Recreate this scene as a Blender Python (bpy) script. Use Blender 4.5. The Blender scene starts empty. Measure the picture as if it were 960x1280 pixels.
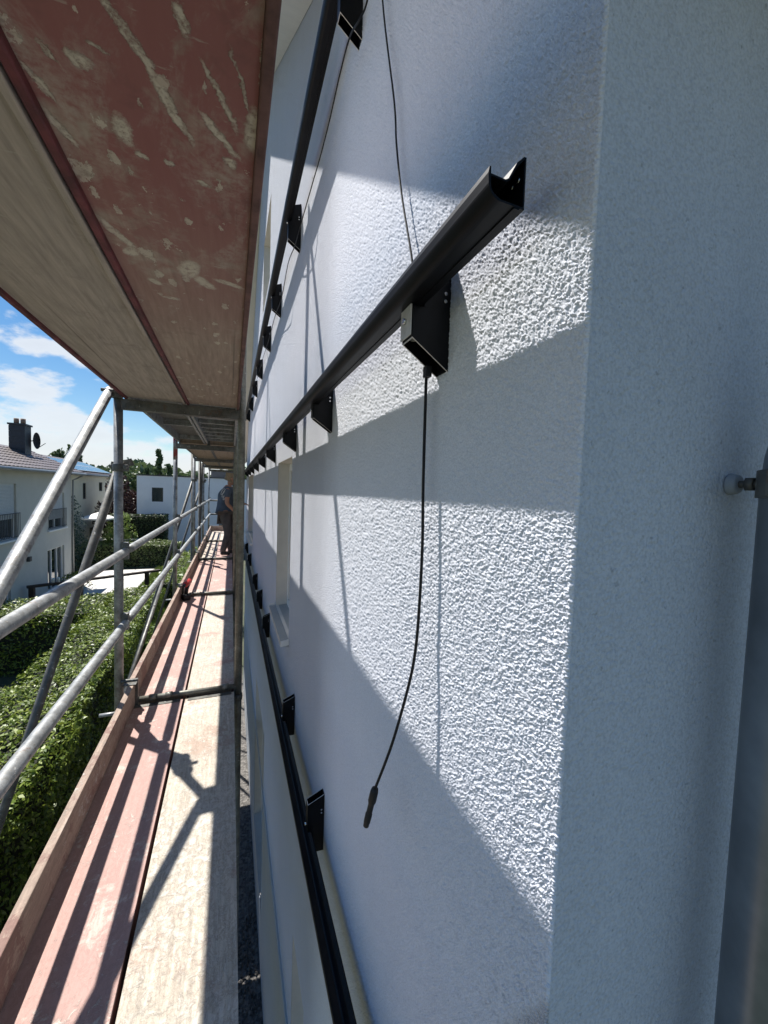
import bpy, bmesh, math, random
import numpy as np
from mathutils import Vector, Matrix

random.seed(7)
rng = np.random.default_rng(11)
S = bpy.context.scene
C = S.collection

# ------------------------------------------------------------------ camera
cam_d = bpy.data.cameras.new('camera')
cam = bpy.data.objects.new('camera', cam_d)
C.objects.link(cam)
cam_d.sensor_fit = 'VERTICAL'
cam_d.sensor_height = 34.6
cam_d.sensor_width = 25.95
cam_d.lens = 34.6 * 485.0 / 1280.0
cam_d.clip_start = 0.02
cam_d.clip_end = 2000.0
RX = Vector((0.93011907, -0.36573533, 0.03340938))
RY = Vector((0.01175531, -0.06127503, -0.99805169))
RZ = Vector((0.36706992, 0.92869965, -0.05269374))
M = Matrix((RX, -RY, -RZ)).transposed().to_4x4()
cam.matrix_world = M
S.camera = cam

# ------------------------------------------------------------------ light
SUN_TRAVEL = Vector((0.285, -0.50, -1.0)).normalized()
sun_d = bpy.data.lights.new('sun', 'SUN')
sun_d.energy = 4.6
sun_d.angle = math.radians(0.53)
sun_d.color = (1.0, 0.965, 0.91)
sun = bpy.data.objects.new('sun', sun_d)
C.objects.link(sun)
sun.rotation_euler = SUN_TRAVEL.to_track_quat('-Z', 'Y').to_euler()
sun.location = (-8, 12, 25)

SKY_STRENGTH = 0.064
W = bpy.data.worlds.new("World")
S.world = W
W.use_nodes = True
wn, wl = W.node_tree.nodes, W.node_tree.links
wn.clear()
wout = wn.new('ShaderNodeOutputWorld')
wbg = wn.new('ShaderNodeBackground')
wbg.inputs['Strength'].default_value = SKY_STRENGTH
sky = wn.new('ShaderNodeTexSky')
sky.sky_type = 'NISHITA'
sky.sun_disc = False
sky.sun_elevation = math.asin(-SUN_TRAVEL.z)
sky.sun_rotation = math.atan2(-SUN_TRAVEL.x, -SUN_TRAVEL.y)
sky.altitude = 50
sky.air_density = 1.0
sky.dust_density = 0.3
sky.ozone_density = 1.2
# clouds: noise on the sky direction projected to a flat layer overhead
wtc = wn.new('ShaderNodeTexCoord')
wsep = wn.new('ShaderNodeSeparateXYZ')
wl.new(wtc.outputs['Generated'], wsep.inputs[0])
def wmath(op, a, b=None, clamp=False):
    n = wn.new('ShaderNodeMath'); n.operation = op; n.use_clamp = clamp
    for i, v in enumerate((a, b)):
        if v is None: continue
        if isinstance(v, (int, float)): n.inputs[i].default_value = v
        else: wl.new(v, n.inputs[i])
    return n.outputs[0]
zc = wmath('MAXIMUM', wsep.outputs[2], 0.0)
den = wmath('ADD', zc, 0.10)
cx = wmath('DIVIDE', wsep.outputs[0], den)
cy = wmath('DIVIDE', wsep.outputs[1], den)
wcom = wn.new('ShaderNodeCombineXYZ')
wl.new(wsep.outputs[0], wcom.inputs[0]); wl.new(wsep.outputs[1], wcom.inputs[1])
wl.new(wmath('MULTIPLY', zc, 2.3), wcom.inputs[2])
wno = wn.new('ShaderNodeTexNoise')
wno.inputs['Scale'].default_value = 4.2
wno.inputs['Detail'].default_value = 9
wno.inputs['Roughness'].default_value = 0.58
wno.inputs['Distortion'].default_value = 0.15
wmp = wn.new('ShaderNodeMapping')
wmp.inputs['Location'].default_value = (3.3, 1.4, 0.0)
wl.new(wcom.outputs[0], wmp.inputs[0])
wl.new(wmp.outputs[0], wno.inputs['Vector'])
bias = wmath('MULTIPLY', wmath('MAXIMUM', wmath('SUBTRACT', zc, 0.06), 0.0), -0.42)
cv = wmath('ADD', wno.outputs['Fac'], bias)
wr = wn.new('ShaderNodeMapRange')
wr.interpolation_type = 'SMOOTHSTEP'
wr.inputs['From Min'].default_value = 0.455
wr.inputs['From Max'].default_value = 0.545
wl.new(cv, wr.inputs['Value'])
wcr = wn.new('ShaderNodeMapRange')
wcr.inputs['From Min'].default_value = 0.45
wcr.inputs['From Max'].default_value = 0.75
wcr.inputs['To Min'].default_value = 8.3
wcr.inputs['To Max'].default_value = 7.0
wl.new(cv, wcr.inputs['Value'])
wcc = wn.new('ShaderNodeCombineColor')
wl.new(wmath('MULTIPLY', wcr.outputs[0], 0.94), wcc.inputs[0])
wl.new(wmath('MULTIPLY', wcr.outputs[0], 0.98), wcc.inputs[1])
wl.new(wmath('MULTIPLY', wcr.outputs[0], 1.03), wcc.inputs[2])
wmix = wn.new('ShaderNodeMix'); wmix.data_type = 'RGBA'
wl.new(wmath('MULTIPLY', wr.outputs[0], 0.85), wmix.inputs[0])
whs = wn.new('ShaderNodeHueSaturation'); whs.inputs['Saturation'].default_value = 1.38
wl.new(sky.outputs[0], whs.inputs['Color'])
wl.new(whs.outputs[0], wmix.inputs[6])
wl.new(wcc.outputs[0], wmix.inputs[7])
wl.new(wmix.outputs[2], wbg.inputs['Color'])
wl.new(wbg.outputs[0], wout.inputs[0])

S.view_settings.view_transform = 'Standard'
S.view_settings.look = 'None'
S.view_settings.exposure = 0.86
S.view_settings.gamma = 1.0
S.render.engine = 'CYCLES'
S.cycles.use_denoising = True
S.cycles.max_bounces = 8
S.cycles.diffuse_bounces = 4

GZ = -5.55      # ground height; the camera is the origin
DZ = -1.39      # top of the lower scaffold deck
UZ = 0.60       # top of the upper scaffold deck
WX = 0.38       # facade plane
CY = 0.345      # house corner
XO, XI = -0.635, 0.06   # outer and inner standards
BAYS = [0.21, 2.78, 5.35, 7.92, 10.49, 13.06]

# ------------------------------------------------------------------ materials
class NT:
    def __init__(s, name):
        s.m = bpy.data.materials.new(name); s.m.use_nodes = True
        s.n, s.l = s.m.node_tree.nodes, s.m.node_tree.links
        s.b = s.n['Principled BSDF']; s.out = s.n['Material Output']
        s.tc = s.n.new('ShaderNodeTexCoord')
    def set(s, k, v):
        i = s.b.inputs[k]
        if hasattr(v, 'is_output') or isinstance(v, bpy.types.NodeSocket): s.l.new(v, i)
        else: i.default_value = v
    def lnk(s, v, i):
        if isinstance(v, bpy.types.NodeSocket): s.l.new(v, i)
        else: i.default_value = v
    def map(s, scale=(1, 1, 1), loc=(0, 0, 0), src='Object'):
        m = s.n.new('ShaderNodeMapping'); m.inputs['Scale'].default_value = scale
        m.inputs['Location'].default_value = loc
        s.l.new(s.tc.outputs[src], m.inputs[0]); return m.outputs[0]
    def noise(s, scale, detail=4, rough=.55, vec=None, dist=0.0):
        t = s.n.new('ShaderNodeTexNoise'); t.inputs['Scale'].default_value = scale
        t.inputs['Detail'].default_value = detail; t.inputs['Roughness'].default_value = rough
        t.inputs['Distortion'].default_value = dist
        s.l.new(vec if vec is not None else s.tc.outputs['Object'], t.inputs['Vector']); return t.outputs['Fac']
    def voro(s, scale, vec=None, feat='F1', out='Distance', rnd=1.0):
        t = s.n.new('ShaderNodeTexVoronoi'); t.feature = feat
        t.inputs['Scale'].default_value = scale; t.inputs['Randomness'].default_value = rnd
        s.l.new(vec if vec is not None else s.tc.outputs['Object'], t.inputs['Vector']); return t.outputs[out]
    def rng(s, v, a, b, c=0., d=1., smooth=False):
        t = s.n.new('ShaderNodeMapRange'); s.l.new(v, t.inputs['Value'])
        if smooth: t.interpolation_type = 'SMOOTHSTEP'
        for k, x in zip(('From Min', 'From Max', 'To Min', 'To Max'), (a, b, c, d)): t.inputs[k].default_value = x
        return t.outputs[0]
    def math(s, op, a, b=None, clamp=False):
        t = s.n.new('ShaderNodeMath'); t.operation = op; t.use_clamp = clamp
        s.lnk(a, t.inputs[0])
        if b is not None: s.lnk(b, t.inputs[1])
        return t.outputs[0]
    def mix(s, f, a, b):
        t = s.n.new('ShaderNodeMix'); t.data_type = 'RGBA'
        s.lnk(f, t.inputs[0])
        for v, i in ((a, 6), (b, 7)):
            if isinstance(v, bpy.types.NodeSocket): s.l.new(v, t.inputs[i])
            else: t.inputs[i].default_value = (*v, 1) if len(v) == 3 else v
        return t.outputs[2]
    def bump(s, h, dist, strength=1.0):
        t = s.n.new('ShaderNodeBump'); t.inputs['Distance'].default_value = dist
        t.inputs['Strength'].default_value = strength
        s.l.new(h, t.inputs['Height']); s.l.new(t.outputs[0], s.b.inputs['Normal'])
    def ramp(s, v, stops):
        t = s.n.new('ShaderNodeValToRGB'); s.l.new(v, t.inputs[0])
        e = t.color_ramp.elements
        while len(e) < len(stops): e.new(0.5)
        for x, (p, c) in zip(e, stops): x.position = p; x.color = (*c, 1)
        return t.outputs[0]

def simple(name, col, rough=.6, metal=0., var=.12, scale=8., bump=0., bscale=60.):
    t = NT(name)
    f = t.noise(scale, 5, .6)
    lo = tuple(c * (1 - var) for c in col); hi = tuple(min(1, c * (1 + var)) for c in col)
    t.set('Base Color', t.mix(t.rng(f, .3, .7), lo, hi))
    t.set('Roughness', rough); t.set('Metallic', metal)
    if bump: t.bump(t.noise(bscale, 4, .6), bump)
    return t.m

MT = {}
def stucco(name, col, grain, depth, soil=.06, pits=.18, relief=False):
    """thrown render: rounded grains of uneven height with sharp valleys"""
    t = NT(name)
    nn = t.n.new('ShaderNodeTexNoise'); nn.inputs['Scale'].default_value = grain * .6; nn.inputs['Detail'].default_value = 2
    t.l.new(t.tc.outputs['Object'], nn.inputs['Vector'])
    ma = t.n.new('ShaderNodeVectorMath'); ma.operation = 'MULTIPLY_ADD'
    ma.inputs[1].default_value = (.7 / grain,) * 3
    t.l.new(nn.outputs['Color'], ma.inputs[0]); t.l.new(t.tc.outputs['Object'], ma.inputs[2])
    hs = None
    for k, (g, w) in enumerate(((grain, .62), (grain * 1.9, .30))):
        d = t.voro(g, ma.outputs[0], 'F1')
        dome = t.math('SUBTRACT', 1.0, t.math('MULTIPLY', t.math('MULTIPLY', d, d), 1.5), True)
        cellc = t.n.new('ShaderNodeSeparateColor'); t.l.new(t.voro(g, ma.outputs[0], 'F1', 'Color'), cellc.inputs[0])
        dome = t.math('MULTIPLY', dome, t.rng(cellc.outputs[0], 0, 1, .35, 1))
        dome = t.math('MULTIPLY', dome, w)
        hs = dome if hs is None else t.math('ADD', hs, dome)
    h = t.math('ADD', hs, t.math('MULTIPLY', t.noise(grain * 1.3, 3, .6), .45))
    big = t.noise(3.0, 5, .6)
    streak = t.noise(2.0, 4, .6, t.map((3, 3, .25)))
    f = t.rng(t.math('ADD', big, streak), .7, 1.3)
    c1 = t.mix(f, tuple(c * (1 - soil) for c in col), col)
    pit = t.rng(t.noise(85, 2, .6), .69, .73)
    c1 = t.mix(t.math('MULTIPLY', pit, pits), c1, tuple(c * .5 for c in col))
    # shade between the grains, painted into the colour as darker mottling
    c1 = t.mix(t.rng(t.noise(grain * 1.6, 2, .5), .34, .58, .30, 0), c1, tuple(c * .45 for c in col))
    t.set('Base Color', c1); t.set('Roughness', .93)
    t.b.inputs['Specular IOR Level'].default_value = .08
    t.bump(h, depth)
    if relief:
        at = t.n.new('ShaderNodeAttribute'); at.attribute_name = 'relief'
        bn = [n for n in t.n if n.bl_idname == 'ShaderNodeBump'][0]
        t.l.new(t.rng(at.outputs['Fac'], 0, 1, 1, .10), bn.inputs['Strength'])
    return t.m
MT['stucco'] = stucco('rough_white_render', (.78, .80, .87), 235., .0100, .05, .06, relief=True)
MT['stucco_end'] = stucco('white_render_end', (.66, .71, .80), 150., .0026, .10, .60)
MT['plinth'] = stucco('plinth_render', (.50, .53, .56), 150., .002, .08)
MT['reveal'] = simple('reveal_pale', (.68, .65, .60), .9, var=.05, scale=12, bump=.0006, bscale=200)
MT['soffit'] = simple('soffit_white', (.70, .68, .63), .8, var=.04)
MT['white_plastic'] = simple('white_window_plastic', (.8, .8, .79), .35, var=.03)
MT['black_alu'] = simple('black_anodised_aluminium', (.0035, .004, .006), .46, .0, var=.5, scale=25)
MT['black_alu'].node_tree.nodes['Principled BSDF'].inputs['Specular IOR Level'].default_value = .22
MT['raw_alu'] = simple('raw_cut_aluminium', (.62, .61, .58), .5, .35, var=.12, scale=60)
MT['steel_screw'] = simple('stainless_screw', (.7, .7, .7), .25, 1., var=.08)
MT['cable'] = simple('black_cable', (.004, .004, .005), .75, var=.1)
MT['sill_alu'] = simple('sill_grey_aluminium', (.36, .38, .39), .45, .3, var=.06)
MT['black_plastic'] = simple('black_plastic', (.007, .007, .008), .6)
MT['red_plastic'] = simple('red_plastic', (.42, .03, .025), .42)

def galv(name, base=(.36, .37, .37), dirt=.5, red=False):
    t = NT(name)
    f = t.noise(14, 6, .65); g = t.noise(70, 4, .7); sp = t.voro(55, None, 'F1')
    c = t.mix(t.rng(f, .35, .65), tuple(x * .50 for x in base), tuple(x * 1.15 for x in base))
    c = t.mix(t.math('MULTIPLY', t.rng(g, .52, .66), dirt), c, (.17, .145, .11))
    c = t.mix(t.math('MULTIPLY', t.rng(t.noise(9, 6, .75), .60, .66), .5), c, (.16, .085, .05))
    spl = t.math('MULTIPLY', t.rng(t.noise(38, 5, .75), .62, .66), .7)
    c = t.mix(spl, c, (.52, .51, .48))
    if red:
        c = t.mix(t.rng(f, .5, .56), (.30, .045, .04), c)
    t.set('Base Color', c); t.set('Metallic', t.rng(spl, 0, .7, .45, 0.0)); t.set('Roughness', t.rng(g, .3, .7, .38, .62))
    t.bump(g, .0006)
    return t.m
MT['galv'] = galv('galvanised_tube')
MT['galv_dark'] = galv('weathered_dark_steel', (.15, .15, .14), .7)
MT['galv_dirty'] = galv('mortar_splashed_tube', (.22, .22, .19), .8)
MT['galv_red'] = galv('red_painted_steel', (.25, .24, .23), .6, True)
MT['zinc'] = simple('zinc_downpipe', (.22, .245, .27), .34, .6, var=.3, scale=7)
MT['dull_edge'] = simple('dull_plank_edge', (.15, .075, .065), .8, var=.4, scale=22)
MT['red_edge'] = simple('red_plank_edge', (.13, .026, .030), .6, var=.45, scale=22, bump=.001)

def plank_top(name, base, paint, paint_amt, mortar, seed=0.):
    """worn plywood deck: red film paint worn to wood, cement film, scratches"""
    t = NT(name)
    v = t.map((1, 1, 1), (seed, seed * 1.7, 0))
    grain = t.noise(10, 6, .6, t.map((9, .7, 9), (seed, seed, 0)), .4)
    n1 = t.noise(5, 7, .62, v); n2 = t.noise(34, 6, .72, v, .6); n3 = t.noise(110, 4, .7, v)
    c = t.mix(t.rng(grain, .35, .68), tuple(x * .72 for x in base), tuple(x * 1.12 for x in base))
    pm = t.rng(t.math('ADD', n1, t.math('MULTIPLY', n2, .6)), .95 - paint_amt * .45, 1.03 - paint_amt * .45)
    c = t.mix(t.math('MULTIPLY', pm, .8), c, paint)
    mm = t.rng(t.math('ADD', n2, t.math('MULTIPLY', t.noise(3, 4, .5, v), .55)), .90 - mortar * .3, 1.02 - mortar * .3)
    c = t.mix(t.math('MULTIPLY', mm, .75), c, (.60, .56, .49))
    ck = t.noise(22, 10, .82, t.map((1.2, .7, 1), (seed * 3, 0, 0)), .5)
    crack = t.rng(ck, .47, .497)
    crack2 = t.rng(ck, .503, .53, 1, 0)
    c = t.mix(t.math('MULTIPLY', t.math('MULTIPLY', crack, crack2), .30 + .45 * mortar), c, tuple(x * .55 for x in paint))
    scr = t.rng(t.noise(60, 3, .6, t.map((1, .06, 1), (seed, 2, 0))), .66, .70)
    c = t.mix(t.math('MULTIPLY', scr, .45), c, (.55, .45, .38))
    t.set('Base Color', c); t.set('Roughness', .78)
    t.bump(t.math('ADD', t.math('MULTIPLY', mm, .6), t.math('ADD', t.math('MULTIPLY', n3, .3), t.math('MULTIPLY', grain, .3))), .0022)
    return t.m
MT['plank_pink'] = plank_top('worn_red_plywood', (.56, .45, .39), (.40, .235, .205), .60, .10, 1.3)
MT['plank_cream'] = plank_top('cement_caked_plywood', (.54, .48, .39), (.38, .27, .21), .24, .55, 4.1)
MT['plank_pale'] = plank_top('pale_worn_plywood', (.53, .46, .38), (.40, .25, .21), .22, .35, 7.7)
MT['toe'] = plank_top('toe_board_wood', (.36, .27, .21), (.20, .105, .085), .36, .06, 2.2)
MT['plank_dark'] = plank_top('bounce_cutting_plywood', (.12, .105, .09), (.08, .05, .045), .4, .05, 3.3)  # darkened so the added bottom planks bounce less light onto the wall
MT['toe_pale'] = plank_top('bleached_toe_board', (.40, .31, .25), (.22, .12, .10), .35, .1, 9.2)

def underside(name, brown, red_amt, splats, seed=0.):
    """plank seen from below; splats = plaster smears (x, y, half width, half length, angle)"""
    t = NT(name)
    v = t.map((1, 1, 1), (seed, 0, 0))
    grain = t.noise(8, 6, .6, t.map((10, .8, 1), (seed, 0, 0)), .3)
    n1 = t.noise(3.2, 6, .6, v); n2 = t.noise(26, 6, .72, v, .5)
    c = t.mix(t.rng(grain, .3, .7), tuple(x * .7 for x in brown), tuple(x * 1.1 for x in brown))
    rm = t.rng(t.math('ADD', n1, t.math('MULTIPLY', n2, .45)), 1.02 - red_amt * .5, 1.16 - red_amt * .5)
    sy = t.n.new('ShaderNodeSeparateXYZ'); t.l.new(t.tc.outputs['Object'], sy.inputs[0])
    fade = t.rng(sy.outputs[1], .75 - 1.495, 1.6 - 1.495, 1.0, .10)
    c = t.mix(t.math('MULTIPLY', rm, t.math('MULTIPLY', fade, .9) if red_amt > .5 else .5), c, (.29, .10, .093))
    dk = t.rng(t.noise(6, 5, .7, v), .58, .72)
    c = t.mix(t.math('MULTIPLY', dk, .35), c, (.05, .045, .04))
    sc2 = t.math('MULTIPLY', t.rng(t.noise(4.5, 8, .72, t.map((1.6, .8, 1), (seed + 3, 1, 0)), .8), .54, .66), t.rng(t.noise(80, 4, .7), .35, .6))
    c = t.mix(t.math('MULTIPLY', sc2, .55), c, (.47, .40, .33))
    pl = t.rng(t.noise(1.1, 2, .5, t.map((26, .35, 1), (seed, 4, 0))), .665, .70)
    c = t.mix(t.math('MULTIPLY', pl, .5), c, (.06, .045, .035))
    fl = t.rng(t.noise(60, 4, .65, t.map((.35, 1.3, 1), (seed, 0, 0))), .66, .70)
    c = t.mix(t.math('MULTIPLY', fl, .45), c, (.50, .45, .37))
    if splats:
        d1 = t.n.new('ShaderNodeTexNoise'); d1.inputs['Scale'].default_value = 30; d1.inputs['Detail'].default_value = 9; d1.inputs['Roughness'].default_value = .8
        t.l.new(t.tc.outputs['Object'], d1.inputs['Vector'])
        sub = t.n.new('ShaderNodeVectorMath'); sub.operation = 'MULTIPLY_ADD'
        t.l.new(d1.outputs['Color'], sub.inputs[0]); sub.inputs[1].default_value = (.034, .034, 0)
        t.l.new(t.tc.outputs['Object'], sub.inputs[2])
        acc = None
        for (x, y, a, b, ang) in splats:
            m = t.n.new('ShaderNodeMapping'); m.vector_type = 'TEXTURE'
            m.inputs['Location'].default_value = (x + .017 + .1115, y + .017 - 1.495, 0)
            m.inputs['Rotation'].default_value = (0, 0, math.radians(ang))
            m.inputs['Scale'].default_value = (a, b, 1)
            t.l.new(sub.outputs[0], m.inputs[0])
            sp = t.n.new('ShaderNodeSeparateXYZ'); t.l.new(m.outputs[0], sp.inputs[0])
            dd = t.math('ADD', t.math('MULTIPLY', sp.outputs[0], sp.outputs[0]), t.math('MULTIPLY', sp.outputs[1], sp.outputs[1]))
            f = t.rng(dd, .55, 1.5, 1, 0)
            acc = f if acc is None else t.math('MAXIMUM', acc, f)
        brk = t.rng(t.noise(75, 7, .85), .33, .50)
        for (sc_, th_, sh_) in ((22., .15, 0), (11., .13, 7)):
            vm = t.map((1.5, .8, 0), (sh_, sh_, 0)); dv = t.voro(sc_, vm); cs_ = t.n.new('ShaderNodeSeparateColor'); t.l.new(t.voro(sc_, vm, 'F1', 'Color'), cs_.inputs[0])
            lim = t.math('MULTIPLY', t.rng(cs_.outputs[0], .55, 1., 0, 1), th_ * 2)
            fk = t.math('GREATER_THAN', lim, t.math('ADD', dv, t.math('MULTIPLY', t.math('SUBTRACT', t.noise(38, 5, .75, t.map((1, .55, 1), (9, 2, 0))), .5), 1.3)))
            acc = t.math('MAXIMUM', acc, t.math('MULTIPLY', fk, .8))
        m2 = t.math('MULTIPLY', acc, brk)
        c = t.mix(t.math('MULTIPLY', m2, .9), c, (.66, .59, .47))
        t.bump(t.math('ADD', m2, t.math('MULTIPLY', grain, .4)), .0009)
    else:
        t.bump(t.math('ADD', grain, t.math('MULTIPLY', n2, .5)), .0015)
    t.set('Base Color', c); t.set('Roughness', .8)
    return t.m
SPL = [(-.115, .560, .006, .05, -28), (-.082, .635, .0065, .052, -22), (-.056, .515, .006, .016, -10), (-.154, .70, .013, .024, 0),
       (-.213, .615, .004, .011, -30), (-.180, .612, .012, .009, 20), (-.155, .585, .003, .012, -60), (-.239, .735, .006, .03, -20),
       (-.135, .742, .010, .005, 30), (-.018, .595, .004, .045, -25), (.006, .565, .0025, .04, -18), (-.020, .655, .006, .04, -42),
       (.026, .625, .012, .035, 0), (-.1, .74, .006, .006, 0), (-.05, .765, .012, .005, 10), (-.007, .70, .009, .009, 0),
       (-.226, .985, .009, .05, -25), (-.213, 1.045, .013, .02, 40), (-.10, 1.07, .02, .04, 15), (-.07, 1.12, .016, .03, -40), (-.01, 1.10, .035, .009, 15),
       (-.185, 1.17, .016, .01, 30), (.030, .53, .004, .03, 0), (-.24, .66, .004, .03, -25), (-.16, 1.25, .02, .008, 0)]
MT['under_red'] = underside('red_plywood_underside', (.43, .33, .26), .98, SPL, 0.)
MT['under_brown'] = underside('brown_plywood_underside', (.46, .385, .32), .20, None, 5.)
MT['under_far'] = underside('far_plywood_underside', (.38, .29, .21), .2, None, 9.)

def leafmat(name, cols, rough=.42, trans=.25, spec=.5):
    t = NT(name)
    g = t.n.new('ShaderNodeNewGeometry')
    n = t.noise(.9, 3, .6)
    v = t.math('ADD', t.math('MULTIPLY', g.outputs['Random Per Island'], .75), t.math('MULTIPLY', n, .35), True)
    k = len(cols)
    c = t.ramp(v, [(i / (k - 1), col) for i, col in enumerate(cols)])
    t.set('Base Color', c); t.set('Roughness', rough); t.b.inputs['Specular IOR Level'].default_value = spec
    tr = t.n.new('ShaderNodeBsdfTranslucent'); t.l.new(c, tr.inputs['Color'])
    mx = t.n.new('ShaderNodeMixShader'); mx.inputs[0].default_value = trans
    t.l.new(t.b.outputs[0], mx.inputs[1]); t.l.new(tr.outputs[0], mx.inputs[2]); t.l.new(mx.outputs[0], t.out.inputs[0])
    return t.m
MT['laurel'] = leafmat('laurel_leaves', [(.025, .045, .008), (.075, .12, .015), (.155, .22, .025), (.29, .34, .055)], .46, .25)
MT['laurel2'] = leafmat('mixed_shrub_leaves', [(.05, .09, .02), (.10, .15, .035), (.17, .22, .07), (.34, .37, .18)], .42, .25)
MT['dark_leaf'] = leafmat('dark_hedge_leaves', [(.022, .045, .014), (.04, .07, .02), (.06, .09, .03), (.10, .10, .045)], .5, .2)
MT['bright_leaf'] = leafmat('bright_shrub_leaves', [(.10, .17, .03), (.16, .24, .05), (.24, .32, .08), (.34, .38, .14)], .45, .3)
MT['copper_leaf'] = leafmat('copper_leaves', [(.02, .008, .010), (.035, .012, .014), (.05, .02, .018), (.08, .035, .02)], .5, .15)
MT['spruce'] = leafmat('spruce_needles', [(.012, .035, .028), (.022, .055, .04), (.035, .075, .055), (.05, .10, .07)], .6, .1)
MT['tree_leaf'] = leafmat('tree_leaves', [(.045, .07, .03), (.07, .105, .04), (.10, .145, .055), (.15, .19, .08)], .5, .25)
MT['poplar_leaf'] = leafmat('poplar_leaves', [(.03, .06, .025), (.05, .09, .035), (.08, .13, .05), (.11, .16, .07)], .5, .25)
MT['grass_blade'] = leafmat('grass_blades', [(.08, .14, .025), (.12, .19, .035), (.17, .24, .05), (.25, .26, .09)], .6, .3)
MT['hedge_core'] = simple('hedge_twigs', (.018, .02, .012), .95)
MT['bark'] = simple('bark', (.13, .10, .075), .9, var=.3, scale=15, bump=.01)

def ground_mat():
    t = NT('garden_soil_and_grass')
    n = t.noise(.25, 6, .6); m = t.noise(4, 6, .7)
    c = t.mix(t.rng(m, .35, .65), (.05, .056, .034), (.085, .095, .05))
    c = t.mix(t.math('MULTIPLY', t.rng(n, .55, .65), .5), c, (.16, .13, .08))
    t.set('Base Color', c); t.set('Roughness', .95); t.bump(t.noise(30, 4, .7), .03)
    return t.m
MT['ground'] = ground_mat()
def gravel_mat():
    t = NT('pale_gravel')
    v = t.voro(28, None, 'F1', 'Color'); s = t.n.new('ShaderNodeSeparateColor'); t.l.new(v, s.inputs[0])
    t.set('Base Color', t.mix(s.outputs[0], (.07, .065, .06), (.20, .185, .17))); t.set('Roughness', .9)
    t.bump(t.voro(28), .02)
    return t.m
MT['gravel'] = gravel_mat()
MT['paving'] = simple('pale_paving_slab', (.58, .56, .52), .85, var=.1, scale=2.0, bump=.003)
MT['dark_wood'] = simple('dark_timber', (.045, .03, .022), .75, var=.3, scale=12)
MT['house_grey'] = simple('warm_grey_facade', (.50, .49, .45), .92, var=.05, scale=2, bump=.003)
MT['house_cream'] = simple('cream_facade', (.62, .59, .47), .92, var=.05, scale=2)
MT['house_white'] = simple('white_facade', (.74, .76, .80), .9, var=.04, scale=1.5)
MT['tile'] = simple('glazed_dark_roof_tile', (.13, .10, .09), .38, var=.25, scale=5)
MT['slate'] = simple('dark_slate_cladding', (.028, .034, .045), .55, var=.25, scale=9)
MT['gutter'] = simple('zinc_gutter', (.24, .25, .26), .4, .6, var=.1)
MT['pale_metal'] = simple('pale_flashing', (.52, .52, .50), .5, var=.05)
MT['shutter'] = simple('pale_roller_shutter', (.50, .52, .53), .5, var=.04)
MT['rail_dark'] = simple('dark_railing_paint', (.055, .06, .07), .45)
MT['anthracite'] = simple('anthracite_frame', (.04, .043, .047), .45)
MT['matt_black'] = simple('matt_black', (.012, .012, .013), .9)
MT['reveal_grey'] = simple('weathered_plug', (.30, .33, .37), .9)
MT['clay'] = simple('terracotta_pot', (.26, .17, .12), .8)
MT['canvas'] = simple('white_canvas', (.75, .74, .70), .8, var=.05)
def glassmat(name, col):
    t = NT(name); t.set('Base Color', (*col, 1)); t.set('Roughness', .06); t.b.inputs['Specular IOR Level'].default_value = .8
    t.b.inputs['Coat Weight'].default_value = .5; t.b.inputs['Coat Roughness'].default_value = .02
    return t.m
MT['glass'] = glassmat('dark_window_glass', (.02, .028, .026))
MT['pv'] = glassmat('solar_panel_glass', (.015, .02, .035))
MT['skin'] = simple('skin', (.42, .22, .15), .55, var=.08)
MT['hair'] = simple('sandy_hair', (.30, .23, .15), .8, var=.25, scale=60)
MT['shirt'] = simple('slate_blue_shirt', (.085, .11, .15), .9, var=.2, scale=12, bump=.003, bscale=25)
MT['print'] = simple('white_shirt_print', (.55, .56, .58), .85)
MT['trousers'] = simple('brown_grey_work_trousers', (.085, .076, .075), .9, var=.25, scale=10, bump=.004, bscale=20)
MT['shoe'] = simple('dark_work_shoe', (.03, .027, .025), .6)
MT['sole'] = simple('pale_shoe_sole', (.4, .39, .36), .7)
MT['shoulder_bag'] = MT['shoe']

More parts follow.
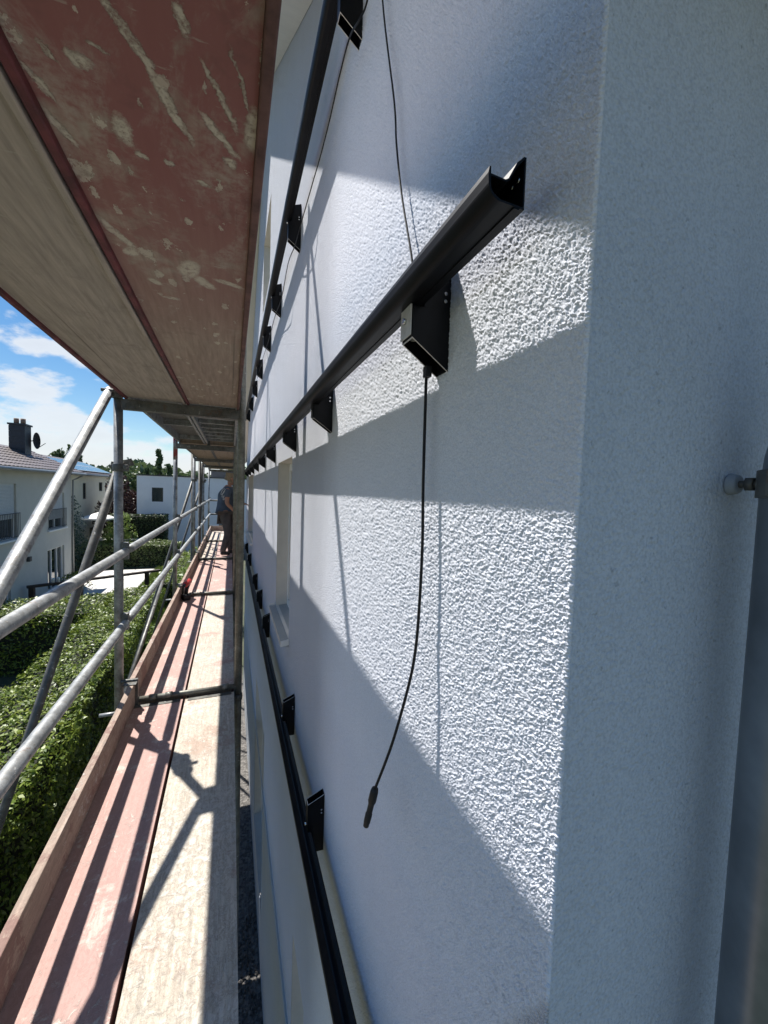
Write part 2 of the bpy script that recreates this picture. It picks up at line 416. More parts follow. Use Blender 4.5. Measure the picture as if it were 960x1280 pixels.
# ------------------------------------------------------------------ mesh helpers
def empty(name, loc, label=None, cat=None, group=None):
    o = bpy.data.objects.new(name, None); C.objects.link(o); o.location = loc
    o.empty_display_size = .1
    tag(o, label, cat, group); return o
def tag(o, label=None, cat=None, group=None, kind=None):
    if label: o['label'] = label
    if cat: o['category'] = cat
    if group: o['group'] = group
    if kind: o['kind'] = kind
    return o
def wloc(o):
    v = Vector((0, 0, 0))
    while o is not None:
        v += o.location; o = o.parent
    return v
class MB:
    def __init__(s): s.bm = bmesh.new()
    def box(s, x0, x1, y0, y1, z0, z1):
        p = [(x0, y0, z0), (x1, y0, z0), (x1, y1, z0), (x0, y1, z0), (x0, y0, z1), (x1, y0, z1), (x1, y1, z1), (x0, y1, z1)]
        v = [s.bm.verts.new(q) for q in p]
        for f in ((3, 2, 1, 0), (4, 5, 6, 7), (0, 1, 5, 4), (1, 2, 6, 5), (2, 3, 7, 6), (3, 0, 4, 7)):
            s.bm.faces.new([v[i] for i in f])
        return s
    def obox(s, c, ax, ay, az, hx, hy, hz):
        c = Vector(c); v = []
        for k in (-1, 1):
            for (i, j) in ((-1, -1), (1, -1), (1, 1), (-1, 1)):
                v.append(s.bm.verts.new(c + ax * hx * i + ay * hy * j + az * hz * k))
        for f in ((3, 2, 1, 0), (4, 5, 6, 7), (0, 1, 5, 4), (1, 2, 6, 5), (2, 3, 7, 6), (3, 0, 4, 7)):
            s.bm.faces.new([v[i] for i in f])
        return s
    def tube(s, pts, r, n=16, cap=True, r2=None):
        pts = [Vector(p) for p in pts]; rings = []
        up = None
        for i, p in enumerate(pts):
            d = (pts[min(i + 1, len(pts) - 1)] - pts[max(i - 1, 0)]).normalized()
            if up is None:
                up = Vector((0, 0, 1)) if abs(d.z) < .9 else Vector((1, 0, 0))
            a = d.cross(up).normalized(); b = a.cross(d).normalized(); up = b
            rr = r if r2 is None else r + (r2 - r) * i / max(1, len(pts) - 1)
            if isinstance(r, (list, tuple)): rr = r[i]
            rings.append([s.bm.verts.new(p + a * math.cos(2 * math.pi * k / n) * rr + b * math.sin(2 * math.pi * k / n) * rr) for k in range(n)])
        for A, B in zip(rings, rings[1:]):
            for k in range(n):
                f = s.bm.faces.new((A[k], A[(k + 1) % n], B[(k + 1) % n], B[k])); f.smooth = True
        if cap:
            s.bm.faces.new(rings[0][::-1]); s.bm.faces.new(rings[-1])
        return s
    def poly(s, pts):
        s.bm.faces.new([s.bm.verts.new(p) for p in pts]); return s
    def prism(s, prof, axis, a, b, cap=True):
        """prof: 2D points; extruded along axis from a to b"""
        def P(u, v, w):
            return {'y': (u, w, v), 'x': (w, u, v), 'z': (u, v, w)}[axis]
        A = [s.bm.verts.new(P(u, v, a)) for u, v in prof]; B = [s.bm.verts.new(P(u, v, b)) for u, v in prof]
        n = len(prof)
        for k in range(n): s.bm.faces.new((A[k], A[(k + 1) % n], B[(k + 1) % n], B[k]))
        if cap: s.bm.faces.new(A[::-1]); s.bm.faces.new(B)
        return s
    def build(s, name, mat, parent=None, bevel=0., smooth_all=False, recalc=True):
        if recalc: bmesh.ops.recalc_face_normals(s.bm, faces=s.bm.faces)
        off = wloc(parent) if parent is not None else Vector((0, 0, 0))
        if parent is None:
            lo = Vector([min(v.co[i] for v in s.bm.verts) for i in range(3)]); hi = Vector([max(v.co[i] for v in s.bm.verts) for i in range(3)])
            off = Vector(((lo.x + hi.x) / 2, (lo.y + hi.y) / 2, lo.z))
        for v in s.bm.verts: v.co -= off
        if smooth_all:
            for f in s.bm.faces: f.smooth = True
        me = bpy.data.meshes.new(name); s.bm.to_mesh(me); s.bm.free()
        o = bpy.data.objects.new(name, me); C.objects.link(o)
        if parent is not None: o.parent = parent
        else: o.location = off
        me.materials.append(MT[mat])
        if bevel:
            b = o.modifiers.new('bevel', 'BEVEL'); b.width = bevel; b.segments = 2; b.limit_method = 'ANGLE'; b.angle_limit = math.radians(50)
            b.harden_normals = False
        return o
def raw(name, verts, faces_n, mat, parent=None, n=4, loc=None):
    """fast mesh from numpy: verts (k*n,3), every n verts one face"""
    off = np.array(wloc(parent)) if parent is not None else (np.array(loc) if loc is not None else np.zeros(3))
    v = (verts - off).astype(np.float32)
    me = bpy.data.meshes.new(name); k = len(v) // n
    me.vertices.add(len(v)); me.vertices.foreach_set('co', v.ravel())
    me.loops.add(len(v)); me.loops.foreach_set('vertex_index', np.arange(len(v), dtype=np.int32))
    me.polygons.add(k); me.polygons.foreach_set('loop_start', (np.arange(k) * n).astype(np.int32))
    me.update(calc_edges=True); me.validate()
    o = bpy.data.objects.new(name, me); C.objects.link(o); me.materials.append(MT[mat])
    if parent is not None: o.parent = parent
    else: o.location = off
    return o
def leaves(cent, size, normals=None, spread=1.0, asp=.45):
    """rhombic leaves at cent (n,3)"""
    n = len(cent)
    d = rng.normal(size=(n, 3))
    if normals is not None: d = normals + d * spread * .6
    d /= np.linalg.norm(d, axis=1, keepdims=True)
    t = rng.normal(size=(n, 3)); t -= (t * d).sum(1, keepdims=True) * d; t /= np.linalg.norm(t, axis=1, keepdims=True)
    b = np.cross(d, t)
    s = (size * rng.uniform(.5, 1.0, n) * np.where(rng.random(n) < .12, 1.9, 1.3))[:, None]
    v = np.empty((n, 4, 3))
    v[:, 0] = cent - t * s * .5; v[:, 1] = cent + b * s * asp * .5 + d * s * .06
    v[:, 2] = cent + t * s * .5 - d * s * .08; v[:, 3] = cent - b * s * asp * .5 + d * s * .06
    return v.reshape(-1, 3)

# ================================================================== SETTING
g = MB(); N = 40
xs = [-900, -200, -60, -20, -10, 0, 10, 60, 300, 900]; ys = [-900, -100, -10, 0, 10, 20, 40, 80, 200, 900, 1500]
vv = [[g.bm.verts.new((x, y, GZ)) for x in xs] for y in ys]
for j in range(len(ys) - 1):
    for i in range(len(xs) - 1): g.bm.faces.new((vv[j][i], vv[j][i + 1], vv[j + 1][i + 1], vv[j + 1][i]))
tag(g.build('ground', 'ground'), kind='structure')
gp = MB(); gp.poly([(-.75, -6, GZ + .004), (.375, -6, GZ + .004), (.375, 16, GZ + .004), (-.75, 16, GZ + .004)])
tag(gp.build('gravel_path', 'gravel'), kind='structure')
# gravel stones as loose geometry beside the wall
st = MB()
pts = [(random.uniform(-.3, .36), random.uniform(.5, 5), GZ + .02) for _ in range(1500)]
for p in pts:
    r = random.uniform(.012, .03); a = [random.uniform(.6, 1.2) for _ in range(3)]
    vs = [st.bm.verts.new((p[0] + q[0] * r * a[0], p[1] + q[1] * r * a[1], p[2] + q[2] * r * a[2])) for q in ((1, 0, 0), (0, 1, 0), (-1, 0, 0), (0, -1, 0), (0, 0, .8), (0, 0, -.8))]
    for i in range(4): st.bm.faces.new((vs[i], vs[(i + 1) % 4], vs[4])); st.bm.faces.new((vs[(i + 1) % 4], vs[i], vs[5]))
tag(st.build('gravel', 'gravel'), 'pale loose gravel at the foot of the white wall', 'gravel', kind='stuff')

# ================================================================== THE HOUSE
house = empty('rendered_house', (WX, CY, GZ), 'white rough rendered gable house filling the right half, with black rails on its facade', 'house')
RS, RC = .775, .885           # roof underside line on the facade: z = RC + RS*y
RIDGE_Y = 5.6
YE = 11.0
def roofz(y): return RC + RS * (y if y < RIDGE_Y else 2 * RIDGE_Y - y)
openings = [  # y0, y1, z0, z1
    (2.67, 3.50, -1.04, .215), (7.50, 9.6, -1.04, .24), (4.72, 5.75, 2.38, 3.30),
    (.85, 2.235, -4.1, -2.70), (4.40, 5.86, -4.9, -2.80)]
def facade():
    m = MB()
    yb = sorted(set([CY, YE, RIDGE_Y] + [v for o in openings for v in o[:2]]))
    zb = sorted(set([GZ, -3.45, ] + [v for o in openings for v in o[2:]]))
    quads = []
    for a, b in zip(yb, yb[1:]):
        zz = zb + []
        for c, d in zip(zz, zz[1:]):
            if min(roofz(a), roofz(b)) < d: continue
            if any(a >= o[0] - 1e-6 and b <= o[1] + 1e-6 and c >= o[2] - 1e-6 and d <= o[3] + 1e-6 for o in openings): continue
            quads.append((a, b, c, d))
        # top polygon: from the highest full row to the roof line
        top = max([d for c, d in zip(zz, zz[1:]) if min(roofz(a), roofz(b)) >= d])
        m.poly([(WX, a, top), (WX, b, top), (WX, b, roofz(b)), (WX, a, roofz(a))])
    for a, b, c, d in quads:
        if d > -3.45 + 1e-6 or True:
            m.poly([(WX, a, c), (WX, b, c), (WX, b, d), (WX, a, d)])
    # far end and back
    m.poly([(WX, YE, GZ), (10, YE, GZ), (10, YE, roofz(YE)), (WX, YE, roofz(YE))])
    m.poly([(10, CY, GZ), (10, YE, GZ), (10, YE, roofz(YE)), (10, RIDGE_Y, roofz(RIDGE_Y)), (10, CY, roofz(CY))])
    bmesh.ops.remove_doubles(m.bm, verts=m.bm.verts, dist=1e-5)
    for f in m.bm.faces: f.normal_update()
    o = m.build('wall', 'stucco', house)
    return o
facade()
def hash2(i, j, k):
    h = (i.astype(np.int64) * 73856093) ^ (j.astype(np.int64) * 19349663) ^ (k * 83492791)
    h = (h ^ (h >> 13)) * 1274126177 & 0x7fffffff
    h = (h ^ (h >> 15)) * 668265263 & 0x7fffffff
    return ((h ^ (h >> 12)) & 0xffff) / 65535.0
def grains(y, z, cell, k):
    gy, gz = y / cell, z / cell
    iy, iz = np.floor(gy).astype(int), np.floor(gz).astype(int)
    best = np.zeros_like(gy)
    for a in (-1, 0, 1):
        for b in (-1, 0, 1):
            ci, cj = iy + a, iz + b
            px_, pz_ = ci + hash2(ci, cj, k), cj + hash2(ci, cj, k + 1)
            rad = .50 + .45 * hash2(ci, cj, k + 2); hh = .35 + .65 * hash2(ci, cj, k + 3)
            ang = hash2(ci, cj, k + 4) * 3.1416; st = 1.0 + .7 * hash2(ci, cj, k + 5)
            dx, dz = gy - px_, gz - pz_
            u = (dx * np.cos(ang) + dz * np.sin(ang)) * st; v = -dx * np.sin(ang) + dz * np.cos(ang)
            d = (u * u + v * v) / (rad * rad)
            best = np.maximum(best, hh * np.clip(1 - d, 0, 1) ** .6)
    return best
def near_relief():
    """the thrown grains of the render as real relief on the nearest stretch of facade"""
    y = [CY - .0005]
    while y[-1] < 1.85: y.append(y[-1] + .00115 * (y[-1] / .35) ** 1.45)
    y = np.array(y); sl_ = np.linspace(-2.0, 1.85, 1450)
    Yg, Sg = np.meshgrid(y, sl_, indexing='ij'); Zg = Yg * Sg
    # wobble the lattice so that no rows line up
    wy = .0016 * np.sin(Zg * 410 + 3 * np.sin(Yg * 230)) + .0016 * np.sin(Zg * 173 + Yg * 390)
    wz = .0016 * np.sin(Yg * 377 + 3 * np.sin(Zg * 251)) + .0016 * np.sin(Yg * 191 - Zg * 333)
    h = .0024 * grains(Yg + wy, Zg + wz, .0037, 1) + .0013 * grains(Yg - wz, Zg + wy, .0025, 21)
    rel = np.clip((1.85 - Yg) / .7, 0, 1) * np.clip((1.85 - np.abs(Sg + .06)) / .12, 0, 1)
    rel = rel * rel * (3 - 2 * rel)
    Xg = WX - .0004 - h * rel
    # more rows fold round the arris onto the end wall
    rr_ = .003; Z0 = Zg[0]; base = [(Xg, Yg, Zg, rel)]
    for aa in (12, 28, 45, 62, 80, 92):
        a_ = math.radians(aa); yy = np.full_like(Z0, CY - rr_ * a_)
        hh = (.0024 * grains(yy, Z0, .0037, 1) + .0014 * grains(yy, Z0, .0027, 21)) * rel[0] * (1 if aa < 80 else (.5 if aa < 90 else 0))
        e_ = .0005 if aa < 90 else -.0008
        base.insert(0, ((WX + rr_ - (rr_ + e_ + hh) * math.cos(a_))[None], (CY - (rr_ + e_ + hh) * math.sin(a_))[None], Z0[None], rel[:1]))
    Xg, Yg, Zg, rel = [np.vstack([b_[i] for b_ in base]) for i in range(4)]
    n0, n1 = Yg.shape
    P = np.stack([Xg, Yg, Zg], -1).reshape(-1, 3) - np.array(wloc(house))
    me = bpy.data.meshes.new('render_grains'); me.vertices.add(len(P)); me.vertices.foreach_set('co', P.astype(np.float32).ravel())
    idx = np.arange(n0 * n1).reshape(n0, n1)
    q = np.stack([idx[:-1, :-1], idx[:-1, 1:], idx[1:, 1:], idx[1:, :-1]], -1).reshape(-1, 4)
    me.loops.add(q.size); me.loops.foreach_set('vertex_index', q.ravel().astype(np.int32))
    me.polygons.add(len(q)); me.polygons.foreach_set('loop_start', (np.arange(len(q)) * 4).astype(np.int32))
    me.polygons.foreach_set('use_smooth', np.ones(len(q), bool))
    me.update(calc_edges=True)
    at = me.attributes.new('relief', 'FLOAT', 'POINT'); at.data.foreach_set('value', rel.reshape(-1).astype(np.float32))
    me.materials.append(MT['stucco'])
    o = bpy.data.objects.new('render_grains', me); C.objects.link(o); o.parent = house; o['kind'] = 'stuff'
near_relief()
# end face (towards the camera), with a 4 mm rounded arris strip so that the corner is not knife sharp
e = MB(); n = 6; rr = .003
for k in range(n):
    a0, a1 = math.pi / 2 * k / n, math.pi / 2 * (k + 1) / n
    p0 = (WX + rr - rr * math.cos(a0), CY - rr * math.sin(a0)); p1 = (WX + rr - rr * math.cos(a1), CY - rr * math.sin(a1))
    f = e.poly([(p0[0], p0[1], GZ), (p0[0], p0[1], roofz(CY)), (p1[0], p1[1], roofz(CY)), (p1[0], p1[1], GZ)])
for (z0, z1) in ((GZ, -3), (-3, -1), (-1, roofz(CY))):
    e.poly([(WX + rr, CY - rr, z0), (WX + rr, CY - rr, z1), (10, CY - rr, z1), (10, CY - rr, z0)])
e.build('end_wall', 'stucco_end', house)
# plinth profile and plinth
b = MB(); b.box(WX - .012, WX - .0005, CY, YE, -3.462, -3.448); b.build('plinth_strip', 'pale_metal', house)
b = MB()
for (a, c) in ((CY, .85), (2.235, 4.40), (5.86, YE)): b.box(WX - .006, WX + .01, a, c, GZ, -3.464)
b.box(WX - .006, WX + .01, .85, 2.235, GZ, -4.12); b.box(WX - .006, WX + .01, 4.40, 5.86, GZ, -4.92)
b.build('plinth', 'plinth', house)
# roof slab with soffit
OV = .40; YL = -.10
def roof():
    m = MB()
    for (ya, yb_) in ((YL, RIDGE_Y), (RIDGE_Y, YE + .5)):
        za, zb_ = roofz(ya), roofz(yb_)
        m2 = [(WX - OV, ya, za + .03), (10.4, ya, za + .03), (10.4, yb_, zb_ + .03), (WX - OV, yb_, zb_ + .03)]
        t = [(x, y, z + .2) for x, y, z in m2]
        m.poly(m2); m.poly(t)
        for i in range(4): m.poly([m2[i], m2[(i + 1) % 4], t[(i + 1) % 4], t[i]])
    m.build('roof', 'tile', house)
    s = MB()
    for (ya, yb_) in ((YL, RIDGE_Y), (RIDGE_Y, YE + .5)):
        for (xa, xb) in ((WX - OV, WX - OV / 2 - .004), (WX - OV / 2 + .004, WX - .002)):
            za, zb_ = roofz(ya), roofz(yb_)
            q = [(xa, ya, za), (xb, ya, za), (xb, yb_, zb_), (xa, yb_, zb_)]
            t = [(x, y, z + .028) for x, y, z in q]
            s.poly(q); s.poly(t)
            for i in range(4): s.poly([q[i], q[(i + 1) % 4], t[(i + 1) % 4], t[i]])
    s.build('soffit', 'soffit', house)
roof()
# windows: reveal lining, frame, glass, sill
for wi, (y0, y1, z0, z1) in enumerate(openings):
    D = .14
    w = MB()
    t_ = .004
    # reveal faces: far jamb, near jamb, head, bottom (thin linings butting the render)
    w.box(WX + .001, WX + D, y1 - .0005, y1 + .02, z0, z1); w.box(WX + .001, WX + D, y0 - .02, y0 + .0005, z0, z1)
    w.box(WX + .001, WX + D, y0, y1, z1 - .0005, z1 + .02); w.box(WX + .001, WX + D, y0, y1, z0 - .02, z0 + .0005)
    win = w.build('window_opening', 'reveal', house)
    f = MB(); fx0, fx1 = WX + D - .045, WX + D + .02; fw = .065
    f.box(fx0, fx1, y0 + .001, y0 + fw, z0 + .001, z1 - .001); f.box(fx0, fx1, y1 - fw, y1 - .001, z0 + .001, z1 - .001)
    f.box(fx0, fx1, y0 + fw, y1 - fw, z1 - fw, z1 - .001); f.box(fx0, fx1, y0 + fw, y1 - fw, z0 + .001, z0 + fw)
    f.build('frame', 'white_plastic', win, bevel=.003)
    p = MB(); p.box(fx0 + .03, fx0 + .04, y0 + fw - .005, y1 - fw + .005, z0 + fw - .005, z1 - fw + .005); p.build('pane', 'glass', win)
    if wi < 2:
        sl = MB()
        # sloped aluminium sill with upturned end caps
        sl.prism([(WX - .055, z0 - .036), (WX - .055, z0 - .008), (WX + .095, z0 + .008), (WX + .095, z0 + .0015), (WX - .002, z0 - .006), (WX - .002, z0 - .036)], 'y', y0 - .03, y1 + .03)
        sl.build('sill', 'sill_alu', win)
        cp = MB(); cp2 = MB()
        cp.prism([(WX - .058, z0 - .034), (WX - .058, z0 + .004), (WX - .002, z0 + .016), (WX - .002, z0 - .026)], 'y', y0 - .036, y0 - .030)
        cp2.prism([(WX - .058, z0 - .034), (WX - .058, z0 + .004), (WX - .002, z0 + .016), (WX - .002, z0 - .026)], 'y', y1 + .030, y1 + .036)
        cp.build('sill_cap', 'white_plastic', win); cp2.build('sill_cap', 'white_plastic', win)

# ------------------------------------------------------------------ downpipe on the end wall
dp = empty('downpipe', (.675, .262, GZ), 'thick dark zinc downpipe clamped to the end wall at the right edge', 'downpipe')
PX, PY, PR = .681, .262, .045
pth = [(PX, PY, GZ + .05), (PX, PY, -3), (PX, PY, -1.2), (PX, PY, -.3), (PX, PY, .02)]
ang = math.radians(58)
for k in range(1, 9):
    a = ang * k / 8; R_ = .30
    pth.append((PX, PY - R_ * (1 - math.cos(a)), .02 + R_ * math.sin(a)))
ly, lz = pth[-1][1], pth[-1][2]
pth.append((PX, ly - math.sin(ang) * .28, lz + math.cos(ang) * .28))
m = MB(); m.tube(pth, PR, 40); m.build('pipe', 'zinc', dp)
m = MB(); m.tube([(PX, PY, .045), (PX, PY, .008)], PR + .004, 40)
m.obox((PX - .052, PY + .012, .027), Vector((1, 0, 0)), Vector((0, 1, 0)), Vector((0, 0, 1)), .010, .004, .016)
m.build('clamp', 'galv_dark', dp, bevel=.001)
m = MB(); m.tube([(PX - .01, PY + PR - .002, .027), (PX - .01, CY - .001, .027)], .005, 12)
m.tube([(PX - .01, PY + PR + .004, .027), (PX - .01, PY + PR + .014, .027)], .010, 6)
m.build('threaded_rod', 'galv_dark', dp)
m = MB(); m.tube([(PX - .01, CY - .016, .027), (PX - .01, CY - .0035, .027)], .013, 24, r2=.016); m.build('rosette', 'reveal_grey', dp, bevel=.003)

# ================================================================== MOUNTING RAILS
PROF = [(.275, .347), (.275, .380), (.2768, .380), (.2775, .374), (.298, .3735), (.302, .376), (.313, .397), (.323, .407), (.3265, .407), (.3265, .347)]
def rail(label, dz, y0, y1, brs, dx=0., sw=1, clip_mat=None):
    root = empty('mounting_rail', (.30 + dx, y0, .36 + dz), label, 'mounting rail', 'black mounting rails on the facade')
    # front face slightly convex
    prof = [(.292 - .0175 * math.sin(math.pi / 2 * k / 10), .366 - .019 * math.cos(math.pi / 2 * k / 10)) for k in range(11)] + [(.2738, .374), (.2752, .3815), (.2772, .3815)] + PROF[3:]
    prof = [(x + dx, z + dz) for x, z in prof]
    m = MB()
    m.prism(prof, 'y', y0, y1, cap=False)
    # hollow chamber: inner skin a wall thickness inside, plus the annular end faces
    t = .0022
    inner = [(.292, .3495), (.2835, .353), (.2790, .3575), (.2775, .366), (.2780, .3715), (.299, .3712), (.304, .3745), (.3145, .394), (.3235, .4035), (.3243, .4035), (.3243, .3495)]
    inner = [(x + dx, z + dz) for x, z in inner]
    m.prism(inner, 'y', y0 + .0001, y1, cap=False)
    # blank end a hand's breadth in, so the chamber ends in the dark
    m.poly([(x, y0 + .45, z) for x, z in inner])
    # end rim
    A = [m.bm.verts.new((x, y0, z)) for x, z in prof]; B = [m.bm.verts.new((x, y0, z)) for x, z in inner]
    try:
        eg = []
        for L in (A, B):
            for i in range(len(L)): eg.append(m.bm.edges.new((L[i], L[(i + 1) % len(L)])))
        bmesh.ops.triangle_fill(m.bm, use_beauty=True, edges=eg)
    except Exception: pass
    m.build('rail_profile', 'black_alu', root, recalc=False)
    g_ = MB(); g_.box(.3120 + dx, .3200 + dx, y0 + .0005, y1, .3452 + dz, .3471 + dz); g_.build('slot_lip', 'black_alu', root)
    if sw:
        sc = MB()
        for k in range(2):
            sc.tube([(.3235 + dx, y0 + .012 + .012 * k, .388 + dz), (.3275 + dx, y0 + .012 + .012 * k, .388 + dz)], .004, 10)
        sc.build('screw', 'steel_screw', root)
    for (by, zt, zb, wy) in brs:
        x1 = WX - .0015; th = .0022; rb, rt = .3455 + dz, .409 + dz
        xr = .3285 + dx; xf = .306 + dx
        def fx(z): return xr if rb - .001 < z < rt else xf
        # side outline of the obliquely sawn channel: long at the wall, short at the front, stepped back behind the rail
        if zt > rt + .06:      # bracket stands above the rail (lowest rail)
            out = [(x1, zb), (x1, zt), (xf, zt - .030), (xf, rt + .003), (xr, rt + .003), (xr, zb + .002)]
            zc = rt + .05; cyc = zt - .03
        else:
            tt = zt if zt > rt + .02 else zt
            out = [(x1, zb), (x1, tt), (xr, tt - .022), (xr, rb - .002), (xf, rb - .002), (xf, zb + .052)]
            zc = rb - .03
        k = MB(); k.prism(out, 'y', by, by + th)
        br = k.build('bracket', 'black_alu', root)
        def shell(name, pts, mat='black_alu'):
            q = MB(); q.prism(pts, 'y', by + th + .0001, by + wy - th - .0001); return q.build(name, mat, br)
        q = MB(); q.prism(out, 'y', by + wy - th, by + wy); q.build('side_web', 'black_alu', br)
        zlo, zhi = (zb + .052, rb - .002) if zt <= rt + .06 else (rt + .003, zt - .030)
        shell('front_web', [(xf, zlo), (xf, zhi), (xf + th, zhi), (xf + th, zlo)])
        shell('back_web', [(x1 - th, zb + .001), (x1 - th, zt - .001), (x1, zt - .001), (x1, zb + .001)])
        # bright saw cut along the oblique end
        (ax, az), (bx_, bz) = ((x1, zb), (xf, zb + .052)) if zt <= rt + .06 else ((x1, zt), (xf, zt - .030))
        sg = -1 if zt <= rt + .06 else 1
        nrm = .0007 * sg
        for nm, ya, yb_ in (('cut_edge', by, by + th), ('cut_edge', by + wy - th, by + wy)):
            q = MB(); q.prism([(ax, az + nrm), (bx_, bz + nrm), (bx_, bz + .0002 * sg), (ax, az + .0002 * sg)], 'y', ya, yb_); q.build(nm, 'raw_alu', br)
        q = MB(); q.obox((xf + .0012, by + wy / 2, bz + .0005 * sg), Vector((1, 0, 0)), Vector((0, 1, 0)), Vector((0, 0, 1)), .0012, wy / 2 - th, .0005); q.build('cut_edge', 'raw_alu', br)
        if clip_mat:
            q = MB(); q.box(xf - .0035, xf - .0008, by + .002, by + wy + .002, zlo + .004, zhi + .003); q.build('clip', 'raw_alu' if brs.index((by, zt, zb, wy)) == 0 else 'black_alu', br, bevel=.0008)
            q = MB(); q.tube([(xf - .009, by + wy * .55, zhi - .022), (xf - .003, by + wy * .55, zhi - .022)], .0055, 6); q.build('bolt', 'steel_screw', br)
        else:
            q = MB(); q.tube([(xf - .009, by + wy * .3, zhi - .012 if sg < 0 else zlo + .03), (xf + .001, by + wy * .3, zhi - .012 if sg < 0 else zlo + .03)], .006, 6); q.build('bolt', 'steel_screw', br)
        q = MB(); q.tube([(xf + .013, by + wy / 2, zlo + (.004 if sg < 0 else .06)), (xf + .013, by + wy / 2, zlo + .06)], .0075, 14, cap=False) if sg < 0 else None
        if sg < 0: q.tube([(xf + .013, by + wy / 2, zlo + .004), (xf + .013, by + wy / 2, zlo + .003)], .0075, 14, cap=False); q.build('screw_port', 'raw_alu' if wy > .04 else 'black_alu', br)
        for dzz in (.062, .076):
            q = MB(); q.tube([(x1 - .012, by - .0025, zt - dzz - (.02 if sg < 0 else 0)), (x1 - .012, by + .001, zt - dzz - (.02 if sg < 0 else 0))], .0032, 8); q.build('rivet', 'steel_screw', br)
    return root
midb = [(y, .452, .232, .036) for y in (.618, 1.56, 2.50, 3.75, 4.9, 6.1, 7.3, 8.5, 9.7)]
midb = [(y, zt, zb, w) for (y, zt, zb, w) in midb]
midb[0] = (.653, .452, .230, .044)
rail('thick black rail in front, its open end sticking out near the house corner', -.0055, .392, 10.8, midb, dx=-.0045, clip_mat=1)
rail('uppermost black rail running steeply up beside the red scaffold board', 1.278, -.0 + .36, 10.8, [(y, 1.735, 1.462, .036) for y in (1.29, 2.50, 3.50, 4.43, 5.6, 6.74, 8.0, 9.3)], dx=-.003, sw=0)
rail('lowest black rail running down to the bottom edge below the hanging cable', -1.830, .36, 10.8, [(y, -1.272, -1.515, .036) for y in (1.525, 2.34, 4.0, 4.98, 5.94, 7.8, 9.3)], dx=.003, sw=0)

# ------------------------------------------------------------------ cables
def smooth(pts, n=10):
    P = [Vector(p) for p in pts]; out = []
    for i in range(len(P) - 1):
        p0, p1, p2, p3 = P[max(i - 1, 0)], P[i], P[i + 1], P[min(i + 2, len(P) - 1)]
        for k in range(n):
            t = k / n
            out.append(.5 * ((2 * p1) + (-p0 + p2) * t + (2 * p0 - 5 * p1 + 4 * p2 - p3) * t * t + (-p0 + 3 * p1 - 3 * p2 + p3) * t ** 3))
    out.append(P[-1]); return out
hc = empty('hanging_cable', (.355, .7, .23), 'thin black cable with plug hanging from the bracket of the front rail', 'cable')
def atx(px, py, x):
    v = Vector((px - 480, py - 640, 485.0))
    w = Vector((0.93011907 * v.x + 0.01175531 * v.y + 0.36706992 * v.z, -0.36573533 * v.x - 0.06127503 * v.y + 0.92869965 * v.z, 0.03340938 * v.x - 0.99805169 * v.y - 0.05269374 * v.z))
    return w * (x / w.x)
pts = [(.357, .70, .29), (.357, .700, .235), (.357, .6955, .025), atx(528, 680, .356), atx(524, 760, .354), atx(519, 815, .348), atx(510, 860, .340), atx(490, 930, .322), atx(468, 988, .303)]
m = MB(); m.tube(smooth(pts), .0031, 10); m.build('wire', 'cable', hc)
p = atx(469, 985, .304); d = (atx(458, 1030, .290) - p).normalized()
m = MB()
prof = [(0, .004), (.002, .0075), (.012, .009), (.040, .0092), (.046, .0075), (.052, .0068), (.078, .0066), (.080, .0078), (.106, .0074), (.112, .0066), (.118, .0064)]
m.tube([p + d * s * .8 for s, r in prof], [r for s, r in prof], 18)
m.build('plug', 'black_plastic', hc)
m = MB()
m.obox((.354, .690, .236), Vector((1, 0, 0)), Vector((0, 1, 0)), Vector((0, 0, 1)), .006, .007, .010)
m.build('cable_gland', 'black_plastic', hc)

uc = empty('upper_cable', (.35, 1.0, 1.5), 'thin black cable dropping from the top edge behind the thick front rail', 'cable')
pts = [(.362, 1.09, 1.62), (.362, 1.055, 1.33), (.362, .94, .96), (.362, .915, .84), (.362, .87, .69), (.361, .80, .515), (.361, .775, .43)]
m = MB(); m.tube(smooth(pts), .0024, 8); m.build('wire', 'cable', uc)
from math import sin
def pix(px, py, X):
    d = RX * 0
    v = Vector((px - 480, py - 640, 485.0))
    w = Vector((RX.x * v.x + RY.x * v.y + RZ.x * v.z, RX.y * v.x + RY.y * v.y + RZ.y * v.z, RX.z * v.x + RY.z * v.y + RZ.z * v.z))
    return w
def wallpt(px, py, X):
    v = Vector((px - 480, py - 640, 485.0))
    w = Vector((0.93011907 * v.x + 0.01175531 * v.y + 0.36706992 * v.z, -0.36573533 * v.x - 0.06127503 * v.y + 0.92869965 * v.z, 0.03340938 * v.x - 0.99805169 * v.y - 0.05269374 * v.z))
    return w * (X / w.x)
rc = empty('rail_cable', (.35, 2, 1.5), 'thin black cable looping from bracket to bracket behind the uppermost rail', 'cable')
pts = [wallpt(466, -40, .345), wallpt(458, 5, .345), wallpt(449, 25, .325), wallpt(437, 47, .325), wallpt(425, 92, .34), wallpt(412, 150, .345), wallpt(400, 197, .345), wallpt(391, 228, .35), wallpt(377, 277, .322), wallpt(369, 306, .322),
       wallpt(360, 330, .34), wallpt(352, 372, .322), wallpt(343, 398, .33), wallpt(336, 425, .325), wallpt(328, 450, .33), wallpt(321, 475, .325)]
m = MB(); m.tube(smooth(pts, 8), .0026, 8); m.build('wire', 'cable', rc)
m = MB(); q = wallpt(392, 226, .35); m.tube([q + Vector((-.004, -.004, .004)), q + Vector((-.01, -.02, .0))], .002, 6)
m.build('cable_tie', 'white_plastic', rc)

